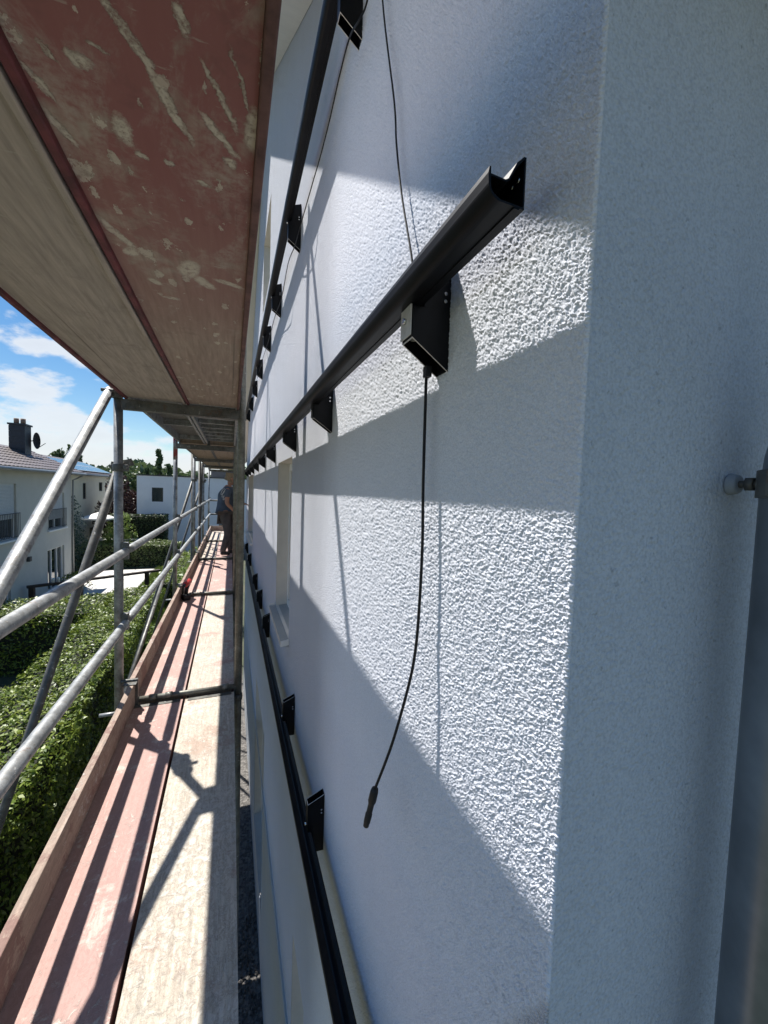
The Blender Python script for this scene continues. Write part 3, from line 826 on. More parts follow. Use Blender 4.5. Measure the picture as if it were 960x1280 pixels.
# ================================================================== SCAFFOLD
sc = empty('scaffold', (-.29, 2.78, GZ), 'galvanised facade scaffold of upright tubes, guard rails and braces beside the white wall', 'scaffold')
TR = .0242
def tube(name, a, b, mat='galv', r=TR, n=20, parent=sc, label=None):
    m = MB(); m.tube([a, b], r, n); o = m.build(name, mat, parent)
    if label: o['label'] = label
    return o
def coupler(x, y, z, mat='galv_dark', s=1.):
    m = MB()
    m.tube([(x, y, z - .022 * s), (x, y, z + .022 * s)], .031 * s, 14)
    m.box(x + .020, x + .052 * s, y - .016, y + .016, z - .02, z + .02)
    m.tube([(x + .044 * s, y - .045 * s, z), (x + .044 * s, y + .03, z)], .006, 8)
    m.tube([(x + .044 * s, y - .048 * s, z), (x + .044 * s, y - .036 * s, z)], .012, 6)
    return m.build('coupler', mat, sc, bevel=.002)
for i, y in enumerate(BAYS):
    if i == 0: continue
    for (x, side) in ((XO, 0), (XI, 1)):
        m_ = 'galv_dirty' if side else ('galv' if i != 2 else 'galv')
        tube('standard', (x, y, GZ + .06), (x, y, DZ - .06), m_)
        top = 2.62 if i != 2 or side else .52
        tube('standard', (x, y, DZ - .058), (x, y, .50 if side == 0 else 2.62), m_)
        if side == 0:
            tube('standard', (x, y, .502), (x, y, 2.62), 'galv')
        # collar where tubes join
        m = MB(); m.tube([(x, y, DZ - .075), (x, y, DZ - .035)], .029, 16); m.build('collar', 'galv_dark', sc)
        m = MB(); m.box(x - .075, x + .075, y - .075, y + .075, GZ + .006, GZ + .014); m.tube([(x, y, GZ + .014), (x, y, GZ + .12)], .018, 12)
        m.build('base_plate', 'galv_dark', sc)
    # transoms under decks
    for (z, nm) in ((DZ - .045, 'transom'), (UZ - .112, 'transom'), (2.56, 'transom')):
        m = MB()
        if z < 1: 
            m.box(XO + .02, XI - .015, y - .026, y - .022, z - .048, z + .012); m.box(XO + .02, XI - .015, y + .022, y + .026, z - .048, z + .012)
            m.box(XO + .02, XI - .015, y - .022, y + .022, z - .048, z - .044)
            m.build(nm, 'galv_dark', sc, bevel=.001)
        else:
            m.tube([(XO, y, z), (XI, y, z)], TR, 14); m.build(nm, 'galv_dark', sc)
    # hold-down tube across the deck
    m = MB(); m.tube([(-.555, y - .004, DZ + .026), (XI - .01, y - .004, DZ + .022)], .017, 14)
    for xx in (-.45, -.36, -.02): m.tube([(xx - .02, y - .004, DZ + .026), (xx + .02, y - .004, DZ + .026)], .0205, 12)
    m.build('hold_down_bar', 'galv_dirty', sc)
    m = MB(); m.box(-.565, -.528, y - .03, y - .012, DZ + .002, DZ + .17); m.tube([(-.62, y - .02, DZ + .16), (-.53, y - .02, DZ + .16)], .012, 10)
    m.box(-.60, -.53, y - .075, y - .035, DZ + .152, DZ + .158)
    m.build('toe_board_clip', 'galv_dark', sc, bevel=.001)
    # short spigot sticking outwards at deck level
    tube('spigot', (XO - .09, y - .05, DZ - .02), (XO + .02, y - .05, DZ - .02), 'galv', .011, 10)
    for z in (-.414, -.853):
        m = MB(); m.obox((XO + .038, y - .012, z), Vector((1, 0, 0)), Vector((0, 1, 0)), Vector((0, 0, 1)), .018, .020, .052)
        m.obox((XO + .045, y - .03, z + .004), Vector((1, 0, 0)), Vector((0, 1, 0)), Vector((0, 0, 1)), .006, .03, .008)
        m.build('wedge_housing', 'galv_dark', sc, bevel=.003)
tube('standard', (XO, 5.35, .30), (XO, 5.35, .68), 'galv_red', .0252, label='upper length of tube with worn red paint')
for a, b in zip(BAYS, BAYS[1:]):
    for z in (-.414, -.853):
        m = MB(); y0, y1 = a + .02, b - .03
        m.tube([(-.590, y0, z), (-.590, y0 + .05, z)], [.017, TR], 20, cap=True) if False else None
        m.tube([(-.590, y0, z), (-.590, y0 + .06, z), (-.588, y1 - .07, z), (-.588, y1 - .03, z), (-.588, y1, z)], [.020, TR, TR, TR, .016], 22)
        m.build('guard_rail', 'galv', sc)
# end guard
for z in (-.45, -.87): tube('guard_rail', (XO, 13.0, z), (XI, 13.0, z), 'galv_dark')
# diagonal brace of the near bay
tube('diagonal_brace', (-.668, .255, -1.30), (-.668, 2.735, .535), 'galv')
m = MB(); m.tube([(-.64, 2.745, .50), (-.64, 2.745, .56)], .034, 14); m.tube([(-.70, 2.70, .53), (-.60, 2.70, .53)], .010, 8); m.build('coupler', 'galv_dark', sc)
# outrigger braces to the ground
for i, (y, mt) in enumerate(((2.90, 'galv_dark'), (8.03, 'galv_dark'), (10.6, 'galv_dark'))):
    m = MB(); t0 = Vector((-.66, y, .10)); t1 = Vector((-2.245, y - .04, GZ + .02))
    m.tube([t0, t1], .024, 18); m.build('outrigger_brace', mt, sc)
    coupler(XO, y - .12, .09); 
    m = MB(); m.obox((XO - .01, y - .045, .10), Vector((1, 0, 0)), Vector((0, 1, 0)), Vector((0, 0, 1)), .035, .05, .028)
    m.tube([(XO - .06, y - .05, .1), (XO + .04, y - .05, .1)], .012, 8); m.build('coupler', 'galv_dark', sc, bevel=.004)
    m = MB(); m.obox((XO + .040, y - .06, .125), Vector((.9, .2, .35)).normalized(), Vector((0, 1, 0)), Vector((-.35, 0, .9)).normalized(), .024, .003, .022)
    m.build('toggle_plate', 'galv_dark', sc)
    # lower coupler back to the standard
# thin tube between the decks, bay two
tube('diagonal_brace', (-.69, 5.30, -.94), (-.672, 2.86, -1.53), 'galv_dark', .016)
tube('diagonal_brace', (-.668, 5.40, -1.30), (-.668, 7.88, .535), 'galv_dark') if False else None
# far tower: extra uprights and a ladder at the far end
for (x, y, z1) in ((-.70, 8.35, .62), (-.60, 8.75, .55), (-.74, 9.3, .45)):
    tube('standard', (x, y, GZ + .06), (x, y, z1), 'galv_dark')
lad = empty('scaffold_ladder', (-.62, 9.8, DZ), 'narrow steel ladder leaning upright at the far outer side of the scaffold', 'ladder')
for dy in (0, .32): 
    m = MB(); m.tube([(-.66, 9.6 + dy, DZ), (-.62, 9.6 + dy, .50)], .018, 10); m.build('rail', 'galv_dark', lad)
for k in range(7):
    z = DZ + .2 + .27 * k; m = MB(); m.tube([(-.655 + .02 * k / 7, 9.6, z), (-.655 + .02 * k / 7, 9.92, z)], .011, 8); m.build('rung', 'galv_dark', lad)

# ------------------------------------------------------------------ deck planks
def deck_plank(x0, x1, y0, y1, zt, mat, label, group, side=('dull_edge', 'dull_edge'), under='under_far', name='deck_plank', style='wood', extra=0.):
    root = empty(name, ((x0 + x1) / 2, (y0 + y1) / 2, zt - .08), label, 'scaffold plank', group)
    if style == 'wood':
        m = MB(); m.box(x0, x1, y0 + .002, y1 - .002, zt - .012, zt)
        m.build('plywood_top', mat, root)
        m = MB(); m.box(x0 + .0155, x1 - .0155, y0 + .004, y1 - .004, zt - .085 - extra, zt - .0125)
        # object coordinates relative to world: keep root offsets out of the smears
        o = m.build('plywood_underside', under, root)
        for (xa, xb, sm) in ((x0, x0 + .015, side[0]), (x1 - .015, x1, side[1])):
            m = MB(); m.box(xa, xb, y0, y1, zt - .098 - extra, zt - .0125); m.build('side_rail', sm, root, bevel=.003)
        for (ya, yb) in ((y0 + .001, y0 + .035), (y1 - .035, y1 - .001)):
            m = MB(); m.box(x0 + .016, x1 - .016, ya, yb, zt + .0005, zt + .003); m.build('end_strip', 'galv_dark', root)
    else:
        m = MB(); m.box(x0 + .02, x1 - .02, y0 + .004, y1 - .004, zt - .006, zt); m.build('plate', 'galv_dark', root)
        for (xa, xb) in ((x0, x0 + .02), (x1 - .02, x1)):
            m = MB(); m.box(xa, xb, y0, y1, zt - .085, zt + .001); m.build('side_rail', 'galv', root)
        n = 9 if style == 'ribs' else 3
        for k in range(n):
            yy = y0 + .15 + (y1 - y0 - .3) * k / (n - 1)
            m = MB(); m.box(x0 + .021, x1 - .021, yy - .018, yy + .018, zt - .055, zt - .0065); m.build('cross_rib', 'galv', root)
    return root
places = ['nearest bay', 'second bay', 'third bay', 'fourth bay', 'farthest bay']
lowL = [('plank_pink', 'reddish pink'), ('plank_pink', 'pinkish'), ('plank_pink', 'faded pink'), ('plank_pale', 'pale'), ('plank_pale', 'pale')]
lowR = [('plank_cream', 'cement-caked cream'), ('plank_pale', 'worn cream'), ('plank_pink', 'faded pink'), ('plank_pink', 'pinkish'), ('plank_pale', 'pale')]
for i, (a, b_) in enumerate(zip(BAYS, BAYS[1:])):
    y0, y1 = a + .028, b_ - .028
    deck_plank(-.592, -.276, y0, y1, DZ, lowL[i][0], f'{lowL[i][1]} walking plank along the toe board, {places[i]} of the lower deck', 'planks of the lower deck')
    deck_plank(-.262, .034, y0, y1, DZ - .002, lowR[i][0], f'{lowR[i][1]} walking plank on the wall side, {places[i]} of the lower deck', 'planks of the lower deck')
ups = [('wood', 'under_brown', 'under_red'), ('metal', None, None), ('wood', 'under_far', 'under_far'), ('wood', 'under_far', 'under_far'), ('wood', 'under_far', 'under_far')]
for i, (a, b_) in enumerate(zip(BAYS, BAYS[1:])):
    y0, y1 = a + .003, b_ - .003
    st_, ul, ur = ups[i]
    if st_ == 'wood':
        deck_plank(-.600, -.272, y0, y1, UZ + .038, 'plank_pale', f'{"brown" if i else "grey brown"} plank overhead on the outer side, {places[i]} of the upper deck', 'planks of the upper deck', extra=.038, under=ul, side=('red_edge', 'under_brown') if i == 0 else ('galv_dark', 'galv_dark'))
        deck_plank(-.266, .043, y0, y1, UZ + .038, 'plank_pale', f'{"brown" if i else "red paint-worn plaster-smeared"} plank overhead beside the wall, {places[i]} of the upper deck', 'planks of the upper deck', extra=.038, under=ur, side=('red_edge', 'dull_edge') if i == 0 else ('galv_dark', 'galv_dark'))
    else:
        deck_plank(-.600, -.300, y0, y1, UZ, '', 'grey steel plank overhead with few ribs, outer side of the second bay', 'planks of the upper deck', style='few')
        deck_plank(-.290, .043, y0, y1, UZ, '', 'grey steel plank overhead with many cross ribs, wall side of the second bay', 'planks of the upper deck', style='ribs')

# unseen bottom lift planks, added to block light bounced up from the ground
for i, (a, b_) in enumerate(zip(BAYS[:3], BAYS[1:4])):
    for (x0, x1, w_) in ((-.592, -.276, 'outer'), (-.262, .034, 'wall-side')):
        deck_plank(x0, x1, a + .028, b_ - .028, DZ - 2.0, 'plank_dark', f'{w_} plank of the bottom lift below the lower deck, added unseen to block bounced light, {places[i]}', 'added planks of the bottom lift')
# toe boards
for i, (a, b_) in enumerate(zip(BAYS, BAYS[1:])):
    m = MB(); x0 = -.572 if i == 0 else -.585
    m.box(x0, x0 + .030, a + .01, b_ - .03, DZ + .004, DZ + .152)
    o = m.build('toe_board', 'toe', None, bevel=.003)
    tag(o, f'upright wooden toe board on the outer edge of the lower deck, {places[i]}', 'toe board', 'toe boards of the lower deck')
m = MB(); m.box(-.56, .03, 13.02, 13.05, DZ + .004, DZ + .154); tag(m.build('toe_board', 'toe_pale', None, bevel=.003), 'pale board closing off the far end of the lower deck', 'toe board', 'toe boards of the lower deck')

# ------------------------------------------------------------------ cordless drill at the second joint
dr = empty('cordless_drill', (-.53, 5.28, DZ), 'small red and black cordless tool lying against the toe board', 'power tool')
m = MB(); m.obox((-.495, 5.18, DZ + .035), Vector((.9, .4, 0)).normalized(), Vector((-.4, .9, 0)).normalized(), Vector((0, 0, 1)), .04, .055, .03); m.build('battery', 'black_plastic', dr, bevel=.008)
m = MB(); m.tube([(-.495, 5.19, DZ + .06), (-.485, 5.22, DZ + .17)], [.02, .023], 12); m.build('handle', 'black_plastic', dr)
m = MB(); m.tube([(-.50, 5.10, DZ + .2), (-.497, 5.13, DZ + .2), (-.475, 5.29, DZ + .2), (-.473, 5.31, DZ + .2)], [.022, .036, .038, .025], 14); m.build('motor_housing', 'red_plastic', dr)
m = MB(); m.tube([(-.502, 5.09, DZ + .2), (-.507, 5.05, DZ + .2), (-.508, 5.04, DZ + .2)], [.02, .016, .008], 12); m.build('chuck', 'black_plastic', dr)

# ================================================================== PERSON
def skin_obj(name, J, E, mat, parent, sub=2):
    me = bpy.data.meshes.new(name); keys = list(J); off = wloc(parent)
    me.from_pydata([Vector(J[k][:3]) - off for k in keys], [(keys.index(a), keys.index(b)) for a, b in E], [])
    o = bpy.data.objects.new(name, me); C.objects.link(o); o.parent = parent
    sm = o.modifiers.new('skin', 'SKIN')
    L = me.skin_vertices[0].data if me.skin_vertices else None
    if L is None:
        bm = bmesh.new(); bm.from_mesh(me); bm.verts.layers.skin.verify(); bm.to_mesh(me); bm.free(); L = me.skin_vertices[0].data
    for i, k in enumerate(keys):
        r = J[k][3]; L[i].radius = (r, J[k][4] if len(J[k]) > 4 else r); L[i].use_root = (i == 0)
    sm.use_smooth_shade = True
    s = o.modifiers.new('sub', 'SUBSURF'); s.levels = sub; s.render_levels = sub
    me.materials.append(MT[mat]); return o
def person():
    px, py, z = -.06, 8.45, DZ
    P = empty('person', (px, py, z), 'person in dark blue t-shirt and brown-grey trousers working at the wall on the far deck', 'person')
    def j(x, y, zz, r, r2=None):
        x, y, zz, r = x * .93, y * .93, zz * .925, r * .93; r2 = None if r2 is None else r2 * .93
        return (px + x, py + y, z + zz, r) if r2 is None else (px + x, py + y, z + zz, r, r2)
    # facing +x (the wall); slightly stooped
    B = dict(pel=j(-.06, 0, .93, .13, .15), wai=j(-.05, 0, 1.08, .12, .15), che=j(-.02, 0, 1.30, .13, .17), upc=j(.0, 0, 1.43, .10, .15), nec=j(.03, 0, 1.52, .055), hd0=j(.06, 0, 1.60, .075),
             hd1=j(.075, 0, 1.68, .092), hd2=j(.07, 0, 1.75, .065),
             sL=j(.0, -.19, 1.42, .06), eL=j(-.02, -.27, 1.14, .045), wL=j(.15, -.24, .96, .030), hL=j(.20, -.23, .93, .036),
             sR=j(.0, .19, 1.42, .06), eR=j(.08, .25, 1.16, .045), wR=j(.30, .20, 1.12, .030), hR=j(.35, .19, 1.12, .036),
             pL=j(-.05, -.09, .86, .095), kL=j(.02, -.12, .49, .062), aL=j(-.10, -.12, .10, .036), tL=j(.03, -.13, .05, .020),
             pR=j(-.05, .09, .86, .095), kR=j(.10, .11, .50, .062), aR=j(.05, .12, .10, .036), tR=j(.19, .12, .05, .020))
    E = [('pel', 'wai'), ('wai', 'che'), ('che', 'upc'), ('upc', 'nec'), ('nec', 'hd0'), ('hd0', 'hd1'), ('hd1', 'hd2')]
    for s in 'LR': E += [('upc', 's' + s), ('s' + s, 'e' + s), ('e' + s, 'w' + s), ('w' + s, 'h' + s), ('pel', 'p' + s), ('p' + s, 'k' + s), ('k' + s, 'a' + s), ('a' + s, 't' + s)]
    J = dict(B)
    for s, sy in (('L', -1), ('R', 1)):
        h = Vector(J['h' + s][:3])
        for f in range(4):
            a = h + Vector((.035, sy * .0 + (f - 1.5) * .019, -.005)); b = a + Vector((.030, 0, -.022 + f * .003)); c = b + Vector((.008, 0, -.028))
            J[f'f{s}{f}a'] = (*a, .0095); J[f'f{s}{f}b'] = (*b, .0085); J[f'f{s}{f}c'] = (*c, .0075)
            E += [('h' + s, f'f{s}{f}a'), (f'f{s}{f}a', f'f{s}{f}b'), (f'f{s}{f}b', f'f{s}{f}c')]
        a = h + Vector((.005, -sy * .035, 0)); b = a + Vector((.03, -sy * .006, -.015))
        J[f'th{s}a'] = (*a, .011); J[f'th{s}b'] = (*b, .009); E += [('h' + s, f'th{s}a'), (f'th{s}a', f'th{s}b')]
    J['nose'] = j(.165, 0, 1.665, .014); E.append(('hd1', 'nose'))
    skin_obj('body', J, E, 'skin', P)
    SH = {k: (*B[k][:3], *[r * 1.16 + .012 for r in B[k][3:]]) for k in ('wai', 'pel', 'che', 'upc', 'sL', 'sR')}
    for s in 'LR':
        a, b = Vector(B['s' + s][:3]), Vector(B['e' + s][:3]); c = a.lerp(b, .62); SH['v' + s] = (*c, .068)
    SH['pel'] = (*B['pel'][:3], .150, .178)
    SH['nk'] = (B['nec'][0] - .004, B['nec'][1], B['nec'][2] - .03, .066)
    SH['hm'] = (B['pel'][0], B['pel'][1], B['pel'][2] - .07, .145, .175)
    for s in 'LR': SH['s' + s] = (*B['s' + s][:3], .082)
    skin_obj('t_shirt', SH, [('wai', 'pel'), ('pel', 'hm'), ('upc', 'nk'), ('wai', 'che'), ('che', 'upc'), ('upc', 'sL'), ('upc', 'sR'), ('sL', 'vL'), ('sR', 'vR')], 'shirt', P)
    TRS = {k: (*B[k][:3], *[r * 1.12 + .014 for r in B[k][3:]]) for k in ('pel', 'pL', 'pR', 'kL', 'kR', 'aL', 'aR')}
    for s in 'LR': TRS['a' + s] = (B['a' + s][0], B['a' + s][1], B['a' + s][2] - .03, .062)
    skin_obj('trousers', TRS, [('pel', 'pL'), ('pel', 'pR'), ('pL', 'kL'), ('pR', 'kR'), ('kL', 'aL'), ('kR', 'aR')], 'trousers', P)
    for s in 'LR':
        a, t = B['a' + s], B['t' + s]
        SJ = dict(h=(a[0] - .04, a[1], z + .05, .045), m=(a[0] + .03, a[1], z + .055, .045), t=(t[0] + .03, t[1], z + .042, .038))
        skin_obj('shoe', SJ, [('h', 'm'), ('m', 't')], 'shoe', P)
    HJ = dict(a=j(.045, 0, 1.70, .094), b=j(.05, 0, 1.765, .075), c=j(.015, 0, 1.64, .070))
    skin_obj('hair', HJ, [('a', 'b'), ('a', 'c')], 'hair', P)
    for sy in (-1, 1):
        m = MB(); m.tube([(px + .06, py + sy * .084, z + 1.512), (px + .065, py + sy * .096, z + 1.56)], .015, 8); m.build('ear', 'skin', P, smooth_all=True)
    # pale emblem: loops of thread-like print on the near sleeve and shoulder blade
    m = MB(); c = Vector((px - .065, py - .175, z + 1.23))
    for k in range(3):
        pts = []
        for q in range(15):
            t = q / 14 * math.tau * .9 + k
            pts.append((c.x - .015 + .045 * math.cos(t) + .02 * k, c.y - .045 - .012 * abs(math.sin(t * .5)), c.z + .06 * math.sin(t * 1.3) - .05 * (k - 1)))
        m.tube(pts, .006, 5)
    m.build('shirt_print', 'print', P)
person()

# ================================================================== NEIGHBOUR HOUSES
def window(parent, X, y0, y1, z0, z1, frame='white_plastic', pane='glass', mull=1, depth=.12, face='x+'):
    """window in a wall whose outer face is the plane x=X looking to +x, or y=X looking to -y"""
    def bx(m, a0, a1, b0, b1, c0, c1):
        if face == 'x+': m.box(X + a0, X + a1, b0, b1, c0, c1)
        else: m.box(b0, b1, X - a1, X - a0, c0, c1)
    f = MB(); w = .06
    bx(f, -.10, .012, y0, y0 + w, z0, z1); bx(f, -.10, .012, y1 - w, y1, z0, z1)
    bx(f, -.10, .012, y0 + w, y1 - w, z1 - w, z1); bx(f, -.10, .012, y0 + w, y1 - w, z0, z0 + w)
    for k in range(1, mull + 1):
        yc = y0 + (y1 - y0) * k / (mull + 1); bx(f, -.10, .008, yc - .035, yc + .035, z0 + w, z1 - w)
    fr = f.build('window', frame, parent)
    p = MB(); bx(p, -.06, -.04, y0 + w, y1 - w, z0 + w, z1 - w); p.build('pane', pane, fr)
    return fr
def wall_holes(m, X, y0, y1, z0, z1, holes, face='x+', D=.12):
    ys = sorted(set([y0, y1] + [v for h in holes for v in h[:2]])); zs = sorted(set([z0, z1] + [v for h in holes for v in h[2:]]))
    P = (lambda a, b, c: (X + a, b, c)) if face == 'x+' else (lambda a, b, c: (b, X - a, c))
    for a, b in zip(ys, ys[1:]):
        for c, d in zip(zs, zs[1:]):
            if any(a >= h[0] - 1e-6 and b <= h[1] + 1e-6 and c >= h[2] - 1e-6 and d <= h[3] + 1e-6 for h in holes): continue
            m.poly([P(0, a, c), P(0, b, c), P(0, b, d), P(0, a, d)])
    for h in holes:
        a, b, c, d = h
        m.poly([P(0, a, c), P(-D, a, c), P(-D, a, d), P(0, a, d)]); m.poly([P(0, b, c), P(-D, b, c), P(-D, b, d), P(0, b, d)])
        m.poly([P(0, a, d), P(-D, a, d), P(-D, b, d), P(0, b, d)]); m.poly([P(0, a, c), P(-D, a, c), P(-D, b, c), P(0, b, c)])
def tiled_roof(parent, xe, ze, xr, zr, y0, y1, nt_big, mat='tile'):
    """front roof slope falling towards +x: tile courses with their own steps; joined beyond the limit"""
    L = math.hypot(xr - xe, zr - ze); ux = (xr - xe) / L; uz = (zr - ze) / L; nx, nz = -uz, ux
    if nz < 0: nx, nz = -nx, -nz
    rows = int(L / .34); cols = int((y1 - y0) / .30)
    m = MB()
    m.poly([(xe, y0, ze), (xe, y1, ze), (xr, y1, zr), (xr, y0, zr)]); m.poly([(xr, y0, zr), (xr, y1, zr), (2 * xr - xe, y1, ze), (2 * xr - xe, y0, ze)])
    roof = m.build('roof', mat, parent)
    # one pantile, wavy across, shared by all
    tm = bpy.data.meshes.new('roof_tile'); vs = []; fs = []
    for r_ in range(2):
        for c_ in range(5):
            yy = c_ / 4 * .31; h = .03 * math.sin(c_ / 4 * math.pi) + (.012 if r_ == 1 else .045)
            s_ = (0 if r_ == 0 else .38)
            vs.append((ux * s_ + nx * h, yy, uz * s_ + nz * h))
    for c_ in range(5): vs.append((nx * .003, c_ / 4 * .31, nz * .003))
    for c_ in range(4): fs.append((c_, c_ + 1, c_ + 6, c_ + 5)); fs.append((c_, 10 + c_, 11 + c_, c_ + 1))
    tm.from_pydata(vs, [], fs); tm.materials.append(MT[mat]); tm.update()
    for p_ in tm.polygons: p_.use_smooth = False
    off = wloc(roof); cnt = 0; rest = MB()
    cand = []
    for r_ in range(rows):
        for c_ in range(cols):
            cand.append((r_, c_))
    cand.sort(key=lambda t: (t[1] * .30))       # nearest columns first
    for (r_, c_) in cand:
        p_ = Vector((xe + ux * r_ * .34, y0 + c_ * .30, ze + uz * r_ * .34))
        if cnt < nt_big:
            o = bpy.data.objects.new('roof_tile', tm); C.objects.link(o); o.parent = roof; o.location = p_ - off; cnt += 1
        else:
            b0 = len(rest.bm.verts); nv = [rest.bm.verts.new(Vector(v) + p_) for v in vs]
            for f in fs: rest.bm.faces.new([nv[i] for i in f])
    if len(rest.bm.verts): tag(rest.build('roof_tiles_beyond', mat, roof), kind='stuff')
    return roof
# --- house one (left edge)
HX = -8.2
h1 = empty('neighbour_house', (-10.4, 21, GZ), 'grey rendered two-storey house with glossy dark roof tiles at the left edge', 'house')
holes = [(18.1, 20.35, -2.42, -.18), (23.35, 25.25, -2.42, -.62), (23.2, 25.2, -5.45, -3.38), (14.6, 16.4, -2.42, -.18), (18.3, 19.8, -5.45, -3.38)]
m = MB(); wall_holes(m, HX, 12, 26.25, GZ, .42, holes)
m.poly([(HX, 26.25, GZ), (-12.6, 26.25, GZ), (-12.6, 26.25, .42), (-10.4, 26.25, 1.42), (HX, 26.25, .42)])
m.poly([(HX, 12, GZ), (-12.6, 12, GZ), (-12.6, 12, .42), (-10.4, 12, 1.42), (HX, 12, .42)]); m.poly([(-12.6, 12, GZ), (-12.6, 26.25, GZ), (-12.6, 26.25, .42), (-12.6, 12, .42)])
m.build('wall', 'house_grey', h1)
tiled_roof(h1, -7.72, .46, -10.4, 1.66, 11.6, 26.6, 0)
for k, (a, b, c, d) in enumerate(holes):
    window(h1, HX - .1, a, b, c, d, mull=(2 if k == 2 else 1))
for (a, b, c, d, dn) in ((18.1, 20.35, -2.42, -.18, .62), (23.35, 25.25, -2.42, -.62, .72), (14.6, 16.4, -2.42, -.18, .3)):
    sh = MB(); z = d
    while z > d - (d - c) * dn:
        sh.box(HX - .085, HX - .062, a + .03, b - .03, z - .052, z - .004); z -= .055
    sh.build('roller_shutter', 'shutter', h1)
def railing(parent, X, y0, y1, z0, h=.95):
    r = MB(); r.box(X + .04, X + .07, y0, y1, z0 + h - .03, z0 + h); r.box(X + .04, X + .07, y0, y1, z0 + .06, z0 + .09)
    o = r.build('balcony_railing', 'rail_dark', parent)
    n_ = int((y1 - y0) / .12)
    bm_ = MB(); bm_.box(X + .048, X + .062, y0, y0 + .014, z0 + .09, z0 + h - .03)
    first = bm_.build('baluster', 'rail_dark', o)
    for k in range(1, n_ + 1):
        c = first.copy(); C.objects.link(c); c.parent = o; c.location = (0, (y1 - y0 - .014) * k / n_, 0)
railing(h1, HX, 17.95, 20.5, -2.42, 1.05); railing(h1, HX, 23.2, 25.4, -2.42, 1.0)
MB().box(HX + .002, HX + .14, 17.9, 20.55, -2.50, -2.43).build('sill', 'white_plastic', h1)
MB().box(HX + .002, HX + .10, 23.15, 25.45, -2.50, -2.43).build('sill', 'white_plastic', h1)
m = MB(); m.box(HX + .005, HX + .12, 21.1, 21.3, -3.55, -3.35); m.build('wall_lamp', 'anthracite', h1)
m = MB(); m.tube([(-7.66, 11.6, .40), (-7.66, 26.65, .40)], .07, 12); m.box(-8.15, -7.70, 11.6, 26.6, .36, .42); m.build('gutter', 'gutter', h1)
m = MB(); m.tube([(-7.66, 26.3, .36), (-7.8, 26.32, .25), (-8.10, 26.2, .05), (-8.12, 26.2, -1), (-8.12, 26.2, GZ)], .045, 10); m.build('downpipe', 'gutter', h1)
ch = MB(); ch.box(-9.95, -9.35, 24.1, 24.75, .9, 2.62); cho = ch.build('chimney', 'slate', h1)
m = MB(); m.box(-10.0, -9.3, 24.05, 24.8, 2.621, 2.70); m.build('cap', 'slate', cho)
m = MB(); 
m = None
for dx in (0, .26): MB().tube([(-9.78 + dx, 24.4, 2.70), (-9.78 + dx, 24.4, 2.96)], .10, 12).build('pot', 'clay', cho)
for k in range(6):
    s_ = MB(); s_.box(-9.96, -9.34, 24.085, 24.098, .95 + k * .275, 1.21 + k * .275); s_.build('panel', 'slate', cho)
dsh = MB(); 
cx_, cy_, cz_ = -9.2, 24.95, 1.98
rings = []
for r_, dep in ((.02, .10), (.2, .085), (.32, .045), (.42, 0.0)):
    rings.append([(cx_ - dep + .0, cy_ + r_ * math.cos(a), cz_ + r_ * math.sin(a)) for a in [k * math.tau / 20 for k in range(20)]])
for A_, B_ in zip(rings, rings[1:]):
    for k in range(20): dsh.poly([A_[k], A_[(k + 1) % 20], B_[(k + 1) % 20], B_[k]])
dsh.poly(rings[0]); dsh.tube([(cx_ - .1, cy_, cz_), (cx_ - .35, cy_ - .3, cz_ - .1)], .025, 8); dsh.tube([(cx_, cy_, cz_ - .4), (cx_ + .35, cy_, cz_ - .1)], .015, 6)
tag(dsh.build('satellite_dish', 'matt_black', None), 'dark round satellite dish on the side of the slate chimney', 'satellite dish')

# --- house two (cream, behind)
h2 = empty('cream_house', (-12, 36, GZ), 'cream house with solar panels behind the grey house and the spruce', 'house')
holes = [(37.9, 38.8, -.75, -.02), (34.2, 34.9, -1.3, -.1), (39.6, 40.2, -1.6, -.05), (35.6, 36.6, -5.4, -3.5), (38.6, 39.4, -4.0, -2.9)]
m = MB(); wall_holes(m, -10, 29.5, 40.6, GZ, .50, holes)
m.poly([(-10, 40.6, GZ), (-15, 40.6, GZ), (-15, 40.6, .5), (-12.5, 40.6, 1.5), (-10, 40.6, .5)]); m.poly([(-10, 29.5, GZ), (-15, 29.5, GZ), (-15, 29.5, .5), (-12.5, 29.5, 1.5), (-10, 29.5, .5)])
m.build('wall', 'house_cream', h2)
for (a, b, c, d) in holes: window(h2, -10.05, a, b, c, d, frame='anthracite', mull=0)
tiled_roof(h2, -9.45, .55, -12.5, 1.8, 29.2, 41.0, 0)
m = MB(); m.tube([(-9.4, 29.2, .49), (-9.4, 41.0, .49)], .07, 10); m.box(-10, -9.45, 29.2, 41, .42, .5); m.build('gutter', 'gutter', h2)
ux, uz = -3.05, 1.25; L_ = math.hypot(ux, uz); ux /= L_; uz /= L_
AX = Vector((ux, 0, uz)); AN = Vector((-uz, 0, ux)); AN = AN if AN.z > 0 else -AN
for r_ in range(2):
    for c_ in range(7):
        c0 = Vector((-9.45, 31.2 + c_ * 1.32, .55)) + AX * (.75 + r_ * 1.08) + AN * .13
        m = MB(); m.obox(c0, AX, Vector((0, 1, 0)), AN, .51, .63, .018); so = m.build('solar_panel', 'pv', h2)
        m = MB()
        for s in (-1, 1): m.obox(c0 + AX * .52 * s, AX, Vector((0, 1, 0)), AN, .012, .65, .022); m.obox(c0 + Vector((0, .64 * s, 0)), AX, Vector((0, 1, 0)), AN, .51, .012, .022)
        m.build('frame', 'pale_metal', so)

